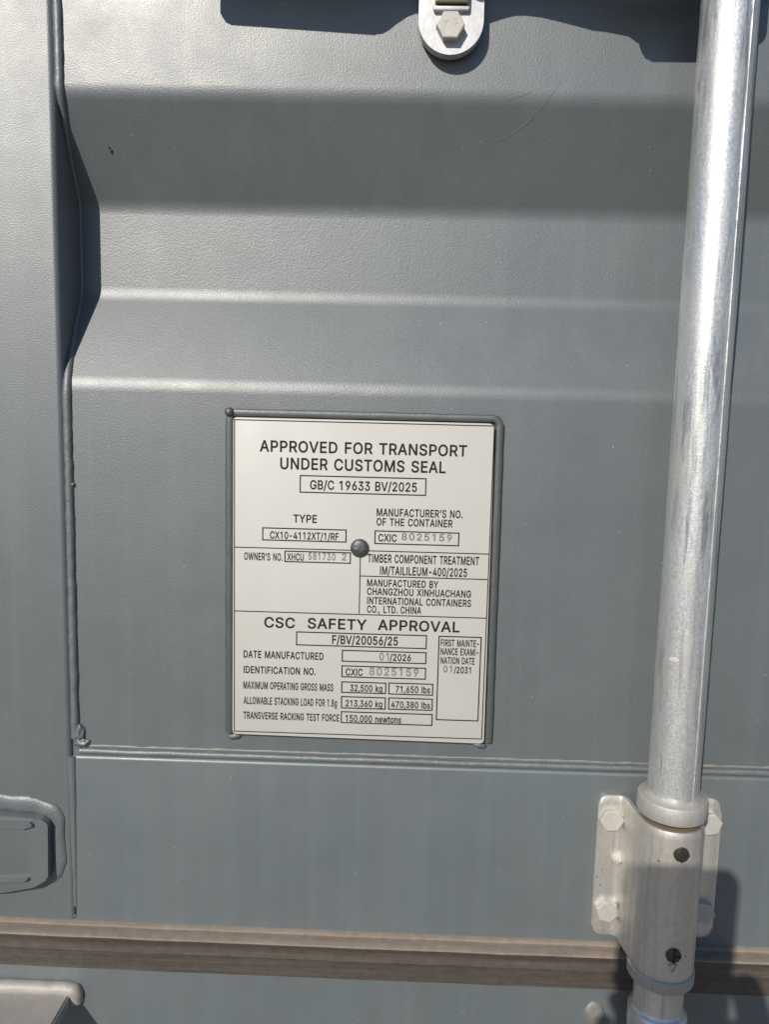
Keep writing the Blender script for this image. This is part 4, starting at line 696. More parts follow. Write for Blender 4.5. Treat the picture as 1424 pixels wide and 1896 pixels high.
# gasket: a lip, a hollow and a lower flap, a little bowed at its left end
def sag(x):
    return 0.0033 * math.exp(-(max(-0.30, x) + 0.30) / 0.13) * 1.15 - 0.0008 * max(0.0, min(1.0, x / 0.45))
lip = [(0.010, -0.1640), (-0.0006, -0.1652), (-0.0026, -0.1664), (-0.0030, -0.1680), (-0.0060, -0.1682), (-0.0122, -0.1686), (-0.0134, -0.1692), (-0.0138, -0.1702)]
body = [(-0.0136, -0.1704), (-0.0128, -0.1722), (-0.0100, -0.1752), (-0.0078, -0.1786), (-0.0066, -0.1822), (-0.0062, -0.1862), (-0.0062, -0.1874), (-0.0054, -0.1884), (-0.0030, -0.1935), (0.0034, -0.2108), (0.0054, -0.2118), (0.010, -0.2120)]
xs = lin(-0.32, XR + 0.14, 90)
wav = lambda x: sag(x) + 0.0004 * noise.noise(Vector((x * 25, 0, 5)))
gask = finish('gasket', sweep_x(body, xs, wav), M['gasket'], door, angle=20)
finish('gasket_lip', sweep_x(lip, xs, wav), M['litlip'], gask, angle=40)

# hinge blade welded on the stile
hb = [(-0.29, -0.0660), (-0.1860, -0.0693), (-0.1519, -0.0719), (-0.1468, -0.0760), (-0.1478, -0.1232), (-0.1600, -0.1308), (-0.1869, -0.1365), (-0.29, -0.150)]
hinge = finish('hinge_blade', prism(rounded(hb, [0, 0.02, 0.006, 0.004, 0.006, 0.012, 0.02, 0]), 0.002, -0.0095, 0.0022), M['paint'], door)
hw = dense([(-0.29, 0.0004, -0.0610), (-0.1873, 0.0004, -0.0630), (-0.160, 0.0004, -0.0660), (-0.1475, 0.0004, -0.0700), (-0.1440, 0.0004, -0.0770), (-0.1436, 0.0004, -0.1130), (-0.1455, 0.0004, -0.1235), (-0.1530, 0.0004, -0.1305), (-0.1660, 0.0004, -0.1350)], 0.0012)
finish('weld_bead', tube(hw, lambda t: 0.0074 * (1 if t < 0.85 else 1 - 4.5 * (t - 0.85)), wob=0.0016, freq=75.0, seed=3, squash=0.38), M['weld'], hinge, angle=80)
ridge = rounded([(-0.29, -0.0720), (-0.160, -0.0735), (-0.157, -0.0765), (-0.166, -0.0795), (-0.29, -0.0800)], [0, 0.003, 0.003, 0.003, 0])
finish('forged_ridge', prism(ridge, -0.009, -0.0125, 0.0026), M['paint'], hinge)
ridge = rounded([(-0.29, -0.1280), (-0.172, -0.1222), (-0.162, -0.1210), (-0.166, -0.1238), (-0.29, -0.1340)], [0, 0.002, 0.001, 0.002, 0])
finish('forged_ridge', prism(ridge, -0.009, -0.0130, 0.0024), M['paint'], hinge)

# dark welded rim that holds the approval plate on three sides, with its two lower tips
rim_path = dense([(-0.0030, 0.0018, 0.0008), (-0.0028, 0.0014, 0.2480), (-0.0022, 0.0014, 0.2530), (0.0, 0.0014, 0.2552), (0.1985, 0.0014, 0.2552), (0.2012, 0.0014, 0.2540), (0.2030, 0.0014, 0.2505), (0.2044, 0.0018, -0.0006)], 0.0016)
rim = finish('plate_rim', tube(rim_path, lambda t: 0.0030, wob=0.0004, freq=60.0, seed=11, squash=0.42), M['rim'], door, angle=80)
for (x, zz, sx) in ((0.0010, -0.0020, 1), (0.1975, -0.0030, -1)):
    bm = bmesh.new()
    bmesh.ops.create_uvsphere(bm, u_segments=20, v_segments=12, radius=1.0)
    for v in bm.verts:
        q = v.co.copy()
        v.co = Vector((x + q.x * 0.0058, 0.0034 + q.y * 0.0030, zz + q.z * 0.0026 + 0.0008 * sx * q.x))
        v.co += Vector((0, 0, 0.0009 * noise.noise(v.co * 380)))
    finish('rim_tip', bm, M['weld'], rim)
bm = bmesh.new()
bmesh.ops.create_uvsphere(bm, u_segments=20, v_segments=12, radius=0.0036, matrix=Matrix.Translation((-0.0026, 0.0006, 0.2556)))
finish('rim_knob', bm, M['rim'], rim)

# marks on the paint: two long scratches and a speck of dirt on the shaded slope
def on_panel(pts, lift=0.00012):
    return [Vector((x, panel_y(zz) - lift, zz)) for x, zz in pts]
sc1 = [(0.1883 + 0.049 * t + 0.003 * math.sin(3 * t), 0.4585 + 0.0145 * t + 0.026 * t * t) for t in lin(0, 1, 50)]
finish('scratch', tube(on_panel(sc1), lambda t: 0.00022 * math.sin(math.pi * (0.05 + 0.9 * t)) + 0.00003, seg=6), M['scratch'], door)
sc2 = [(0.199 + 0.018 * t, 0.4835 + 0.007 * t) for t in lin(0, 1, 20)]
finish('scratch', tube(on_panel(sc2), lambda t: 0.00014 * math.sin(math.pi * t) + 0.00002, seg=6), M['scratch'], door)
bm = bmesh.new()
for (dx, dz_, rr) in ((0, 0, 0.0011), (0.0010, -0.0017, 0.0014), (0.0013, -0.0032, 0.0009), (-0.0005, 0.0012, 0.0006)):
    bmesh.ops.create_icosphere(bm, subdivisions=2, radius=rr, matrix=Matrix.Translation((-0.0985 + dx, panel_y(0.452 + dz_) + 0.0003, 0.452 + dz_)))
finish('dirt_speck', bm, M['chip'], door)
bm = bmesh.new()
bmesh.ops.create_icosphere(bm, subdivisions=2, radius=1.0)
for v in bm.verts:
    v.co = Vector((-0.0009 + v.co.x * 0.0007, v.co.y * 0.0004, -0.0362 + v.co.z * 0.0022 * (1 + 0.3 * v.co.x)))
finish('rust_spot', bm, M['rust'], door)
for k in range(26):                     # small nicks and flecks scattered over the door
    fx, fz = random.uniform(-0.12, 0.43), random.uniform(0.0, 0.52)
    if -0.012 < fx < 0.215 and fz < 0.268:
        continue
    ln, an = random.uniform(0.0006, 0.0024), random.uniform(-1.2, 1.2)
    pts_ = [(fx + ln * t * math.cos(an), fz + ln * t * math.sin(an)) for t in lin(-0.5, 0.5, 6)]
    finish('nick', tube(on_panel(pts_, 0.0), lambda t: 0.00032 * math.sin(math.pi * (0.06 + 0.88 * t)), seg=6), M['nick'], door)

# ------------------------------------------------------------------ container frame under the door: sill with the hinge lug
frame = thing('container_sill', 'grey steel sill of the container frame running along under the brown gasket', 'container sill', (0.3, 0.05, -0.36))
sp_ = [(0.16, -0.36), (0.006, -0.36), (0.006, -0.20), (0.006, -0.19), (0.16, -0.19)]
finish('sill_beam', sweep_x(sp_, [-0.34, 0.2, XR + 0.2]), M['rail'], frame)
bm = bmesh.new()
bmesh.ops.create_cube(bm, size=1.0)
for v in bm.verts:
    v.co = Vector((-0.2235 + v.co.x * 0.173, -0.032 + v.co.y * 0.076, -0.2370 + v.co.z * 0.011))
bmesh.ops.bevel(bm, geom=list(bm.edges), offset=0.0014, segments=3, affect='EDGES')
lug = finish('hinge_lug', bm, M['lug'], frame)
bm = bmesh.new()
bmesh.ops.create_cube(bm, size=1.0)
for v in bm.verts:
    v.co = Vector((-0.395 + v.co.x * 0.17, 0.080 + v.co.y * 0.175, 0.64 + v.co.z * 2.0))
bmesh.ops.bevel(bm, geom=list(bm.edges), offset=0.006, segments=3, affect='EDGES')
finish('corner_post', bm, M['paint'], frame)
lp = dense([(-0.306, 0.0030, -0.2285), (-0.1400, 0.0030, -0.2290), (-0.1350, 0.0034, -0.2300), (-0.1335, 0.0040, -0.2330), (-0.1340, 0.0044, -0.2410)], 0.0012)
finish('weld_bead', tube(lp, lambda t: 0.0058, wob=0.0007, freq=110.0, seed=21), M['lug'], lug, angle=80)
bm = bmesh.new()
bmesh.ops.create_icosphere(bm, subdivisions=4, radius=1.0)
for v in bm.verts:
    q = v.co.copy()
    d = 1 + 0.22 * noise.noise(q * 1.2) + 0.03 * noise.noise(q * 4)
    v.co = Vector((0.3030 + q.x * 0.0090 * d, 0.0065 + q.y * 0.0042 * d, -0.2350 + q.z * 0.0105 * d))
finish('weld_lump', bm, M['dusty'], frame)

# ------------------------------------------------------------------ approval plate
PY = -0.0020
plate = thing('approval_plate', 'off-white approval plate with black lettering riveted inside the dark rim on the door', 'approval plate', (0.1, PY, 0.0))
pl = rounded([(0.0005, 0.0018), (0.2003, 0.0002), (0.1988, 0.2516), (0.0009, 0.2518)], [0.003, 0.003, 0.005, 0.003], 6)
finish('plate', prism(pl, PY + 0.0022, PY, 0.0004, 2), M['plate'], plate)
TY = PY - 0.00012
bm = bmesh.new()
W1 = 0.00078
box_outline(bm, 0.0019, 0.0040, 0.1985, 0.2499, W1, TY)
bm_rules = [(0.00190, 0.1522, 0.1980, 0.1522), (0.0995, 0.1323, 0.1980, 0.1323), (0.0019, 0.1018, 0.1980, 0.1018)]
for x0, z0, x1, z1 in bm_rules:
    bar(bm, x0 + 0.0004, z0 - W1 / 2, x1, z1 + W1 / 2, TY)
bar(bm, 0.0991 , 0.1018 + W1, 0.0991 + W1, 0.1522 - W1, TY)
finish('border_line', bm, M['ink'], plate, smooth=False)

LINES=[
  ('APPROVED FOR TRANSPORT', 0.02117, 0.22656, 0.15748, 0.00821, 0) ,
  ('UNDER CUSTOMS SEAL', 0.03687, 0.21357, 0.12613, 0.00841, 0) ,
  ('TYPE', 0.04728, 0.17281, 0.01826, 0.00586, 0) ,
  ("MANUFACTURER'S NO.", 0.11127, 0.17944, 0.06583, 0.00567, 0) ,
  ('OF THE CONTAINER', 0.11128, 0.17217, 0.05827, 0.00553, 0) ,
  ("OWNER'S NO.", 0.0095, 0.14256, 0.02984, 0.00562, 0) ,
  ('TIMBER COMPONENT TREATMENT', 0.10516, 0.14333, 0.08582, 0.00624, 0) ,
  ('IM/TAILILEUM-400/2025', 0.11485, 0.13398, 0.06721, 0.00626, 0) ,
  ('MANUFACTURED BY', 0.10509, 0.12454, 0.05506, 0.00532, 0) ,
  ('CHANGZHOU XINHUACHANG', 0.10523, 0.11776, 0.08058, 0.00533, 0) ,
  ('INTERNATIONAL CONTAINERS', 0.10539, 0.11047, 0.08069, 0.00535, 0) ,
  ('CO., LTD. CHINA', 0.10553, 0.10365, 0.04212, 0.00536, 0) ,
  ('CSC', 0.02535, 0.08948, 0.02404, 0.00802, 0) ,
  ('SAFETY', 0.05932, 0.08969, 0.04619, 0.00801, 0) ,
  ('APPROVAL', 0.11428, 0.09004, 0.06367, 0.008, 0) ,
  ('DATE MANUFACTURED', 0.0092, 0.06458, 0.06297, 0.00563, 0) ,
  ('IDENTIFICATION NO.', 0.00923, 0.05213, 0.057, 0.00549, 0) ,
  ('MAXIMUM OPERATING GROSS MASS', 0.00909, 0.03943, 0.0712, 0.00568, 0) ,
  ('ALLOWABLE STACKING LOAD FOR 1.8g', 0.00928, 0.02686, 0.07412, 0.00571, 0) ,
  ('TRANSVERSE RACKING TEST FORCE', 0.00915, 0.01471, 0.07625, 0.00557, 0) ,
]
BOXES=[
  ( 0.05239, 0.19614, 0.14824, 0.20881, [ ('GB/C 19633 BV/2025', 0.05987, 0.19869, 0.08168, 0.00673, 0), ]),
  ( 0.02382, 0.15849, 0.08812, 0.16781, [ ('CX10-4112XT/1/RF', 0.02939, 0.15976, 0.05304, 0.00541, 0), ]),
  ( 0.11044, 0.15802, 0.1747, 0.1678, [ ('CXIC', 0.11298, 0.15983, 0.01415, 0.00556, 0), ('8025159', 0.13086, 0.16128, 0.03859, 0.00539, 1), ]),
  ( 0.04118, 0.14201, 0.09176, 0.15017, [ ('XHCU', 0.04282, 0.14318, 0.01299, 0.00529, 0), ('581730', 0.05929, 0.14396, 0.02089, 0.00544, 1), ('2', 0.08523, 0.14421, 0.00348, 0.00544, 1), ]),
  ( 0.05087, 0.07612, 0.15231, 0.08646, [ ('F/BV/20056/25', 0.07871, 0.07796, 0.05151, 0.00657, 0), ]),
  ( 0.08697, 0.06403, 0.15242, 0.0728, [ ('01', 0.11597, 0.06559, 0.00737, 0.00594, 1), ('/2026', 0.12414, 0.06568, 0.01665, 0.00528, 0), ]),
  ( 0.08687, 0.05142, 0.15248, 0.06025, [ ('CXIC', 0.08974, 0.05267, 0.01351, 0.00547, 0), ('8025159', 0.10838, 0.05359, 0.03853, 0.00597, 1), ]),
  ( 0.08694, 0.03876, 0.12155, 0.04723, [ ('32,500 kg', 0.09352, 0.03997, 0.02547, 0.00517, 0), ]),
  ( 0.12411, 0.03862, 0.15849, 0.04749, [ ('71,650 lbs', 0.12945, 0.04012, 0.02717, 0.00516, 0), ]),
  ( 0.08699, 0.02603, 0.12152, 0.03521, [ ('213,360 kg', 0.0902, 0.02747, 0.02892, 0.00503, 0), ]),
  ( 0.12426, 0.02624, 0.15854, 0.03533, [ ('470,380 lbs', 0.12622, 0.02764, 0.03079, 0.00502, 0), ]),
  ( 0.08704, 0.01391, 0.15878, 0.02283, [ ('150,000 newtons', 0.09042, 0.01486, 0.04404, 0.00539, 0), ]),
  ( 0.16218, 0.01878, 0.19494, 0.08634, [ ('FIRST MAINTE-', 0.16371, 0.0786, 0.02961, 0.00524, 0), ('NANCE EXAMI-', 0.16378, 0.07169, 0.0295, 0.00526, 0), ('NATION DATE', 0.16402, 0.06445, 0.02651, 0.00527, 0), ('01', 0.16633, 0.05758, 0.00672, 0.00529, 1), ('/2031', 0.17466, 0.05718, 0.01327, 0.00496, 0), ]),
]

for s, x, zz, w, cap, kd in LINES:
    text_mesh('lettering', s, x, zz, w, cap, TY, M['ink'], plate, extra=30)
for x0, z0, x1, z1, entries in BOXES:
    bm = bmesh.new()
    box_outline(bm, x0, z0, x1, z1, 0.00092, TY)
    fb = finish('field_box', bm, M['ink'], plate, smooth=False)
    for s, x, zz, w, cap, kd in entries:
        text_mesh('stamped_number' if kd else 'lettering', s, x, zz, w, cap, TY, M['stamp'] if kd else M['ink'], fb, extra=90 if kd else 20)

# rivet: low dome with a worn flat centre
bm = bmesh.new()
rows = []
for rr, hh in ((0.0072, -0.0002), (0.0072, 0.0006), (0.0068, 0.0013), (0.0056, 0.0022), (0.0040, 0.0028), (0.0020, 0.0031), (0.0006, 0.0031)):
    row = []
    for k in range(40):
        a = 2 * math.pi * k / 40
        q = Vector((math.cos(a) * rr, math.sin(a) * rr, 0))
        h2 = hh + (0.00028 * noise.noise(q * 420 + Vector((3, 1, 2))) if hh > 0.001 else 0)
        row.append(bm.verts.new((0.0989 + q.x, PY - h2, 0.1541 + q.y)))
    rows.append(row)
for a, b in zip(rows, rows[1:]):
    for k in range(40):
        bm.faces.new((a[k], a[(k + 1) % 40], b[(k + 1) % 40], b[k]))
bm.faces.new(rows[-1])
finish('rivet', bm, grey_paint('rivet_paint', (0.033, 0.038, 0.038), 0.5, 500.0, 0.5, specks=False), plate, angle=70)

# ------------------------------------------------------------------ locking bar
AX, AY = 0.3389, -0.0350
bar_t = thing('locking_bar', 'round galvanised locking bar standing upright in front of the grey door', 'locking bar', (AX, AY, -0.27))
R0 = 0.0184
prof_rod = [(R0, zz) for zz in lin(-0.036, ZT - 0.05, 120)]
finish('tube', lathe(prof_rod, AX, AY, 72, wob=0.00025), M['rod'], bar_t)
sx = math.radians(-62)
finish('seam', tube([Vector((AX + (R0 + 0.0001) * math.cos(sx), AY + (R0 + 0.0001) * math.sin(sx), zz)) for zz in lin(-0.016, ZT - 0.05, 500)], lambda t: 0.0006, seg=8, wob=0.0004, freq=140.0), M['rod'], bar_t, angle=80)
cp = [(0.0184, -0.0195), (0.0232, -0.0198), (0.0246, -0.0205), (0.0252, -0.0218), (0.0252, -0.0318), (0.0246, -0.0332), (0.0200, -0.0334)]
collar = finish('collar', lathe(cp, AX, AY, 72, wob=0.0002, seed=4), M['collar'], bar_t)
fil = [(0.0186, -0.0155), (0.0191, -0.0172), (0.0206, -0.0190), (0.0222, -0.0199), (0.0222, -0.0215)]
finish('weld_fillet', lathe(fil, AX, AY, 60, wob=0.0012, seed=8), M['collar'], collar)
cp2 = [(0.0190, -0.1562), (0.0238, -0.1562), (0.0246, -0.1570), (0.0246, -0.1645), (0.0240, -0.1655), (0.0188, -0.1658)]
finish('collar', lathe(cp2, AX, AY, 72, wob=0.0003, seed=2), M['collar'], bar_t)
low = [(R0, -0.155), (R0, -0.1893), (0.0188, -0.1905), (0.0200, -0.1918), (0.0213, -0.1930), (0.0219, -0.1945), (0.0220, -0.2100), (0.0218, -0.225), (0.0218, -0.262)]
finish('cam_end', lathe(low, AX, AY, 64, wob=0.0004, seed=6), M['saddle'], bar_t)
bm = bmesh.new()
bmesh.ops.create_icosphere(bm, subdivisions=3, radius=1.0)
for v in bm.verts:
    q = v.co.copy()
    d = 1 + 0.35 * noise.noise(q * 2.0)
    zz = 0.0878 + q.z * 0.0017 * d
    xx = 0.3276 + q.x * 0.0030 * d
    v.co = Vector((xx, AY - math.sqrt(R0 ** 2 - (xx - AX) ** 2) + q.y * 0.0005, zz))
finish('dried_splash', bm, M['splash'], bar_t)
# the swing handle above the frame, which throws the long shadow at the top of the door
def shadow_of(pts, a):
    return [(x - 0.44 * a, zz + 0.638 * a) for x, zz in pts]
HY = -0.045
outl = [(-0.0082, 0.5382), (-0.0070, 0.5355), (-0.0031, 0.5339), (0.1000, 0.5293), (0.1060, 0.5296), (0.1110, 0.5322), (0.1231, 0.5436), (0.1290, 0.5456), (0.1616, 0.5460), (0.1700, 0.5420), (0.1801, 0.5371), (0.1830, 0.5378), (0.1907, 0.5412),
        (0.2000, 0.5437), (0.2078, 0.5454), (0.2140, 0.5448), (0.2195, 0.5427), (0.2565, 0.5338), (0.2826, 0.5324), (0.2880, 0.5262), (0.2926, 0.5257), (0.2932, 0.5200), (0.2952, 0.5155), (0.3000, 0.5134), (0.3600, 0.5136), (0.3640, 0.5180),
        (0.3640, 0.5560), (0.3500, 0.5650), (0.2700, 0.5690), (0.1800, 0.5720), (0.1200, 0.5740), (0.0000, 0.5760), (-0.0070, 0.5730), (-0.0082, 0.5680)]
handle = finish('handle', prism(shadow_of(outl, 0.049), HY + 0.004, HY - 0.004, 0.0015, 2), M['hasp'], bar_t)
hub = [(0.0186, 0.515), (0.0226, 0.5165), (0.0230, 0.518), (0.0230, 0.600), (0.0226, 0.6015), (0.0186, 0.603)]
hub = [(r_, z_ + 0.045) for r_, z_ in hub]
finish('handle_hub', lathe(hub, AX, AY, 48), M['collar'], bar_t)

# ------------------------------------------------------------------ bearing bracket round the bar
br = thing('bearing_bracket', 'galvanised bearing bracket clamped round the foot of the locking bar with bolts and slotted screws', 'bracket', (AX, 0.0, -0.10))
RS = 0.0237
TH = 0.0036
FY = -0.0042
sec = []                                # outer line of the bracket's section (x, y), left to right
sec += [(x, FY) for x in lin(0.2930, 0.3085, 10)]
sec += [(0.3085 + 0.0040 * math.sin(t), FY - 0.0040 * (1 - math.cos(t))) for t in lin(0.2, 1.25, 7)]
th0 = math.radians(186)
e = (AX + RS * math.cos(th0), AY + RS * math.sin(th0))
p0 = sec[-1]
sec += [(p0[0] + (e[0] - p0[0]) * (0.85 * t + 0.15 * t * t), p0[1] + (e[1] - p0[1]) * t) for t in lin(0.1, 0.95, 10)]
sec += [(AX + RS * math.cos(t), AY + RS * math.sin(t)) for t in lin(th0, math.radians(360 - 6), 56)]
p0 = sec[-1]
q1 = (0.3690, FY - 0.0022)
sec += [(p0[0] + (q1[0] - p0[0]) * (0.85 * t + 0.15 * t * t), p0[1] + (q1[1] - p0[1]) * t) for t in lin(0.08, 0.97, 10)]
sec += [(0.3700, FY - 0.0008), (0.3715, FY)]
sec += [(x, FY) for x in lin(0.3735, 0.3903, 10)]
L = [0.0]
for a, b in zip(sec, sec[1:]):
    L.append(L[-1] + math.hypot(b[0] - a[0], b[1] - a[1]))
def nrm2(i):
    a, b = sec[max(0, i - 1)], sec[min(len(sec) - 1, i + 1)]
    d = Vector((b[0] - a[0], b[1] - a[1])).normalized()
    return Vector((-d.y, d.x))          # towards the door
bm = bmesh.new()
NZ = 40
Ztop, Zbot, RCn = -0.0388, -0.1572, 0.0085
outer, inner = [], []
for i, p in enumerate(sec):
    e_ = min(L[i], L[-1] - L[i])
    cut = RCn - math.sqrt(max(0.0, RCn ** 2 - (RCn - e_) ** 2)) if e_ < RCn else 0.0
    zt, zb = Ztop - cut, Zbot + cut
    nn = nrm2(i)
    q = Vector(p) + nn * TH
    cols_o, cols_i = [], []
    for k in range(NZ + 1):
        t = k / NZ
        zz = zb + (zt - zb) * t
        w = 0.00025 * noise.noise(Vector((p[0] * 60, p[1] * 60, zz * 60)))
        # the crowns of the flange edges are worn round
        ed = min(t, 1 - t) * (zt - zb)
        rnd = 0.0009 * max(0.0, 1 - ed / 0.0016) ** 2 if ed < 0.0016 else 0.0
        cols_o.append(bm.verts.new((p[0] + nn.x * (rnd + w), p[1] + nn.y * (rnd + w), zz)))
        cols_i.append(bm.verts.new((q.x, min(q.y, 0.0035), zz)))
    outer.append(cols_o)
    inner.append(cols_i)
for i in range(len(sec) - 1):
    for k in range(NZ):
        bm.faces.new((outer[i][k], outer[i + 1][k], outer[i + 1][k + 1], outer[i][k + 1]))
        bm.faces.new((inner[i][k], inner[i][k + 1], inner[i + 1][k + 1], inner[i + 1][k]))
    for k in (0, NZ):
        bm.faces.new((outer[i][k], outer[i + 1][k], inner[i + 1][k], inner[i][k]))
for i in (0, len(sec) - 1):
    for k in range(NZ):
        bm.faces.new((outer[i][k], outer[i][k + 1], inner[i][k + 1], inner[i][k]))
finish('saddle', bm, M['saddle'], br, angle=50)
bush = [(0.0187, -0.0365), (0.0205, -0.0362), (0.0212, -0.0366), (0.0212, -0.060), (0.0187, -0.060)]
finish('bushing', lathe(bush, AX, AY, 60), M['bushing'], br)
proto = hexbolt(0, 0, 0, 0.0166, 0.0055, 0.3)
bolt0 = finish('bolt', proto, M['boltzinc'], None, smooth=False)
bolts = [(0.3031, -0.0570, 0.25, 'boltzinc'), (0.3042, -0.1340, 0.55, 'boltzinc'), (0.3803, -0.0575, 0.1, 'boltzinc'), (0.3804, -0.1325, 0.5, 'boltzinc')]
for i, (x, zz, tn, mt) in enumerate(bolts):
    o = bolt0 if i == 0 else bolt0.copy()
    if i:
        COL.objects.link(o)
    o.parent = br
    o.location = Vector((x, FY + 0.0002, zz)) - br.location
    o.rotation_euler = (0, tn, 0)
# slotted screws sunk in the saddle front
def screw(x, zz):
    ph = math.asin((x - AX) / RS)
    yf = AY - RS * math.cos(ph)
    bm = bmesh.new()
    prof_ = [(0.0056, 0.0010), (0.0056, -0.0006), (0.0052, -0.0014), (0.0036, -0.0018), (0.0003, -0.0019)]
    rows = [[bm.verts.new((x + r_ * math.cos(2 * math.pi * k / 32), yf + y_, zz + r_ * math.sin(2 * math.pi * k / 32))) for k in range(32)] for r_, y_ in prof_]
    for a, b in zip(rows, rows[1:]):
        for k in range(32):
            bm.faces.new((a[k], a[(k + 1) % 32], b[(k + 1) % 32], b[k]))
    bm.faces.new(rows[-1])
    s = finish('slotted_screw', bm, M['iron'], br, angle=40)
    bm = bmesh.new()
    bar(bm, x - 0.0006, zz - 0.0052, x + 0.0006, zz + 0.0052, yf - 0.00225, 0.0012)
    bar(bm, x + 0.0008, zz - 0.0006, x + 0.0052, zz + 0.0006, yf - 0.00215, 0.0010)
    finish('slot', bm, M['dark'], s, smooth=False)
screw(0.3392, -0.0541)
screw(0.3388, -0.1330)
# raised triangle under the lower screw
bm = bmesh.new()
tri = [(0.3356, -0.1405), (0.3420, -0.1405), (0.3388, -0.1462)]
for a, b in zip(tri, tri[1:] + tri[:1]):
    a, b = Vector(a), Vector(b)
    d = (b - a).normalized()
    n_ = Vector((-d.y, d.x)) * 0.00034
    vs = [bm.verts.new((q.x, AY - math.sqrt(RS ** 2 - (q.x - AX) ** 2) - y_, q.y)) for y_ in (0.0009, -0.0006) for q in (a - n_, b - n_, b + n_, a + n_)]
    for f in ((0, 1, 2, 3), (4, 5, 6, 7), (0, 1, 5, 4), (1, 2, 6, 5), (2, 3, 7, 6), (3, 0, 4, 7)):
        bm.faces.new([vs[j] for j in f])
finish('arrow_mark', bm, M['collar'], br, smooth=False)
# dab of white zinc paint on the fold of the bracket
bm = bmesh.new()
bmesh.ops.create_icosphere(bm, subdivisions=4, radius=1.0)
for v in bm.verts:
    q = v.co.copy()
    d = 1 + 0.25 * noise.noise(q * 1.9)
    v.co = Vector((0.3098 + q.x * 0.0042 * d, -0.0052 + q.y * 0.0040 * d, -0.0898 + q.z * 0.0045 * d))
finish('zinc_drip', bm, M['zincpaint'], br)

# ------------------------------------------------------------------ handle retainer at the top
ret = thing('handle_retainer', 'bright zinc retainer plate with a rounded foot and one hex bolt at the top edge', 'retainer', (0.1557, 0.0, 0.53))
cx, cz, rr = 0.1557, 0.5318, 0.0229
pts = [(cx - rr, 0.640)] + [(cx - rr * math.cos(t), cz - rr * math.sin(t)) for t in lin(0, math.pi, 41)] + [(cx + rr, 0.640)]
finish('hasp_plate', prism(pts, -0.0006, -0.0087, 0.0011, 3), M['hasp'], ret)
b = finish('bolt', hexbolt(0.1552, -0.0088, 0.5258, 0.0172, 0.0068, 0.0), M['boltzinc'], ret, smooth=False)
text_mesh('lettering', '8.8', 0.1607, 0.5262, 0.0042, 0.0026, -0.0088 - 0.0069, M['boltzinc'], b, turn=math.radians(95), thick=0.0002)
bm = bmesh.new()
for a_, b_ in (((0.1500, 0.5285), (0.1518, 0.5272)), ((0.1518, 0.5272), (0.1515, 0.5250)), ((0.1518, 0.5272), (0.1538, 0.5282))):
    a_, b_ = Vector(a_), Vector(b_)
    d = (b_ - a_).normalized()
    n_ = Vector((-d.y, d.x)) * 0.0002
    vs = [bm.verts.new((q.x, -0.0158 + y_, q.y)) for y_ in (0.0, 0.0004) for q in (a_ - n_, b_ - n_, b_ + n_, a_ + n_)]
    for f in ((0, 1, 2, 3), (4, 5, 6, 7), (0, 1, 5, 4), (1, 2, 6, 5), (2, 3, 7, 6), (3, 0, 4, 7)):
        bm.faces.new([vs[j] for j in f])
finish('maker_mark', bm, M['boltzinc'], b, smooth=False)
catch = finish('catch', prism(rounded([(0.1440, 0.5405), (0.1672, 0.5405), (0.1672, 0.580), (0.1440, 0.580)], 0.001, 3), -0.0080, -0.0150, 0.0008, 2), M['brass'], ret)
finish('catch_lip', prism(rounded([(0.1432, 0.5362), (0.1680, 0.5366), (0.1686, 0.5400), (0.1426, 0.5400)], 0.0012, 3), -0.0080, -0.0122, 0.0012, 3), M['hasp'], catch)

# ------------------------------------------------------------------ the photographer's phone and hand, whose shadow falls across the bracket
phone = thing('phone', 'dark phone held upright whose shadow falls on the bracket', 'phone', (0.1030, -0.5935, 0.196))
Rp = Matrix.Rotation(PITCH * 0.4, 3, 'X')
ph_pts = rounded([(-0.0455, -0.0800), (0.0455, -0.0800), (0.0455, 0.0800), (-0.0455, 0.0800)], 0.010, 8)
bm = bmesh.new()
back = [bm.verts.new((x, -0.0045, zz)) for x, zz in ph_pts]
front = [bm.verts.new((x, 0.0045, zz)) for x, zz in ph_pts]
bm.faces.new(back)
bm.faces.new(front)
for i in range(len(ph_pts)):
    j = (i + 1) % len(ph_pts)
    bm.faces.new((back[i], back[j], front[j], front[i]))
bmesh.ops.bevel(bm, geom=[e for e in bm.edges if abs(e.verts[0].co.y - e.verts[1].co.y) < 1e-6], offset=0.0018, segments=3, affect='EDGES')
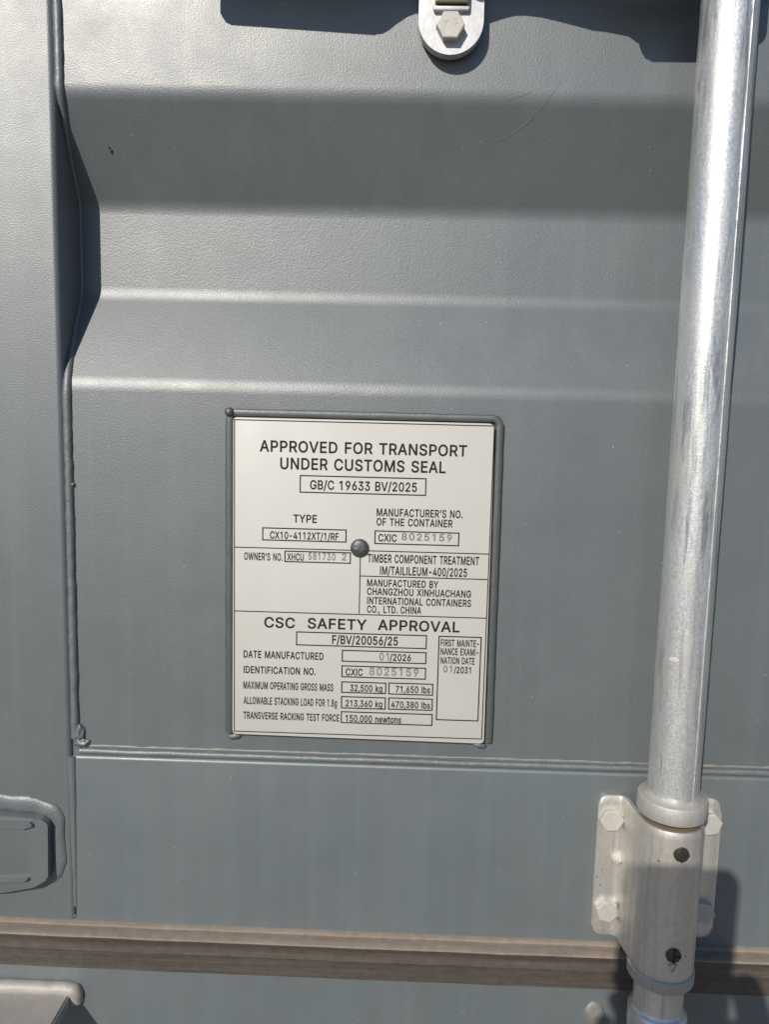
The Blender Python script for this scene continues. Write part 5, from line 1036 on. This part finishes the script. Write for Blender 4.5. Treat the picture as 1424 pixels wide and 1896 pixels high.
bmesh.ops.transform(bm, matrix=Matrix.Translation(phone.location), verts=bm.verts)
finish('phone_body', bm, M['phone'], phone)

person = thing('person', 'hand in a dark sleeve gripping the lower half of the phone', 'person', (0.13, -0.66, 0.0))
def skin_mesh(name, joints, links, mat, parent, levels=2):
    me = bpy.data.meshes.new(name)
    me.from_pydata([j[0] for j in joints], links, [])
    o = bpy.data.objects.new(name, me)
    COL.objects.link(o)
    md = o.modifiers.new('skin', 'SKIN')
    for v, j in zip(me.skin_vertices[0].data, joints):
        v.radius = (j[1], j[1] * (j[2] if len(j) > 2 else 1.0))
    me.skin_vertices[0].data[0].use_root = True
    md.use_smooth_shade = True
    s = o.modifiers.new('sub', 'SUBSURF')
    s.levels = s.render_levels = levels
    me.materials.append(mat)
    adopt(o, parent)
    return o
J = [((0.140, -0.640, 0.050), 0.034), ((0.148, -0.625, 0.095), 0.046), ((0.120, -0.614, 0.130), 0.034, 0.7),
     ((0.155, -0.645, -0.005), 0.030), ((0.185, -0.670, -0.090), 0.034)]
K = [(0, 1), (1, 2), (0, 3), (3, 4)]
def finger(root, pts, r0):
    last = root
    for i, p in enumerate(pts):
        J.append((p, r0 * (1 - 0.13 * i)))
        K.append((last, len(J) - 1))
        last = len(J) - 1
for f, zf in enumerate((0.174, 0.152, 0.131, 0.111)):
    xo = (0.064, 0.061, 0.050, 0.034)[f]
    finger(2, [(0.082, -0.612, zf - 0.006), (xo, -0.605, zf), (xo - 0.001, -0.586, zf + 0.002), (0.066 - 0.004 * f, -0.578, zf + 0.003)], 0.0105 - 0.0005 * f)
finger(1, [(0.160, -0.615, 0.120), (0.158, -0.612, 0.160)], 0.027)
finger(1, [(0.172, -0.612, 0.120), (0.170, -0.600, 0.150), (0.158, -0.592, 0.188)], 0.0175)
skin_mesh('hand', J, K, M['glove'], person)
skin_mesh('sleeve', [((0.168, -0.645, -0.015), 0.040), ((0.185, -0.670, -0.090), 0.046), ((0.215, -0.740, -0.200), 0.055)], [(0, 1), (1, 2)], M['sleeve'], person)
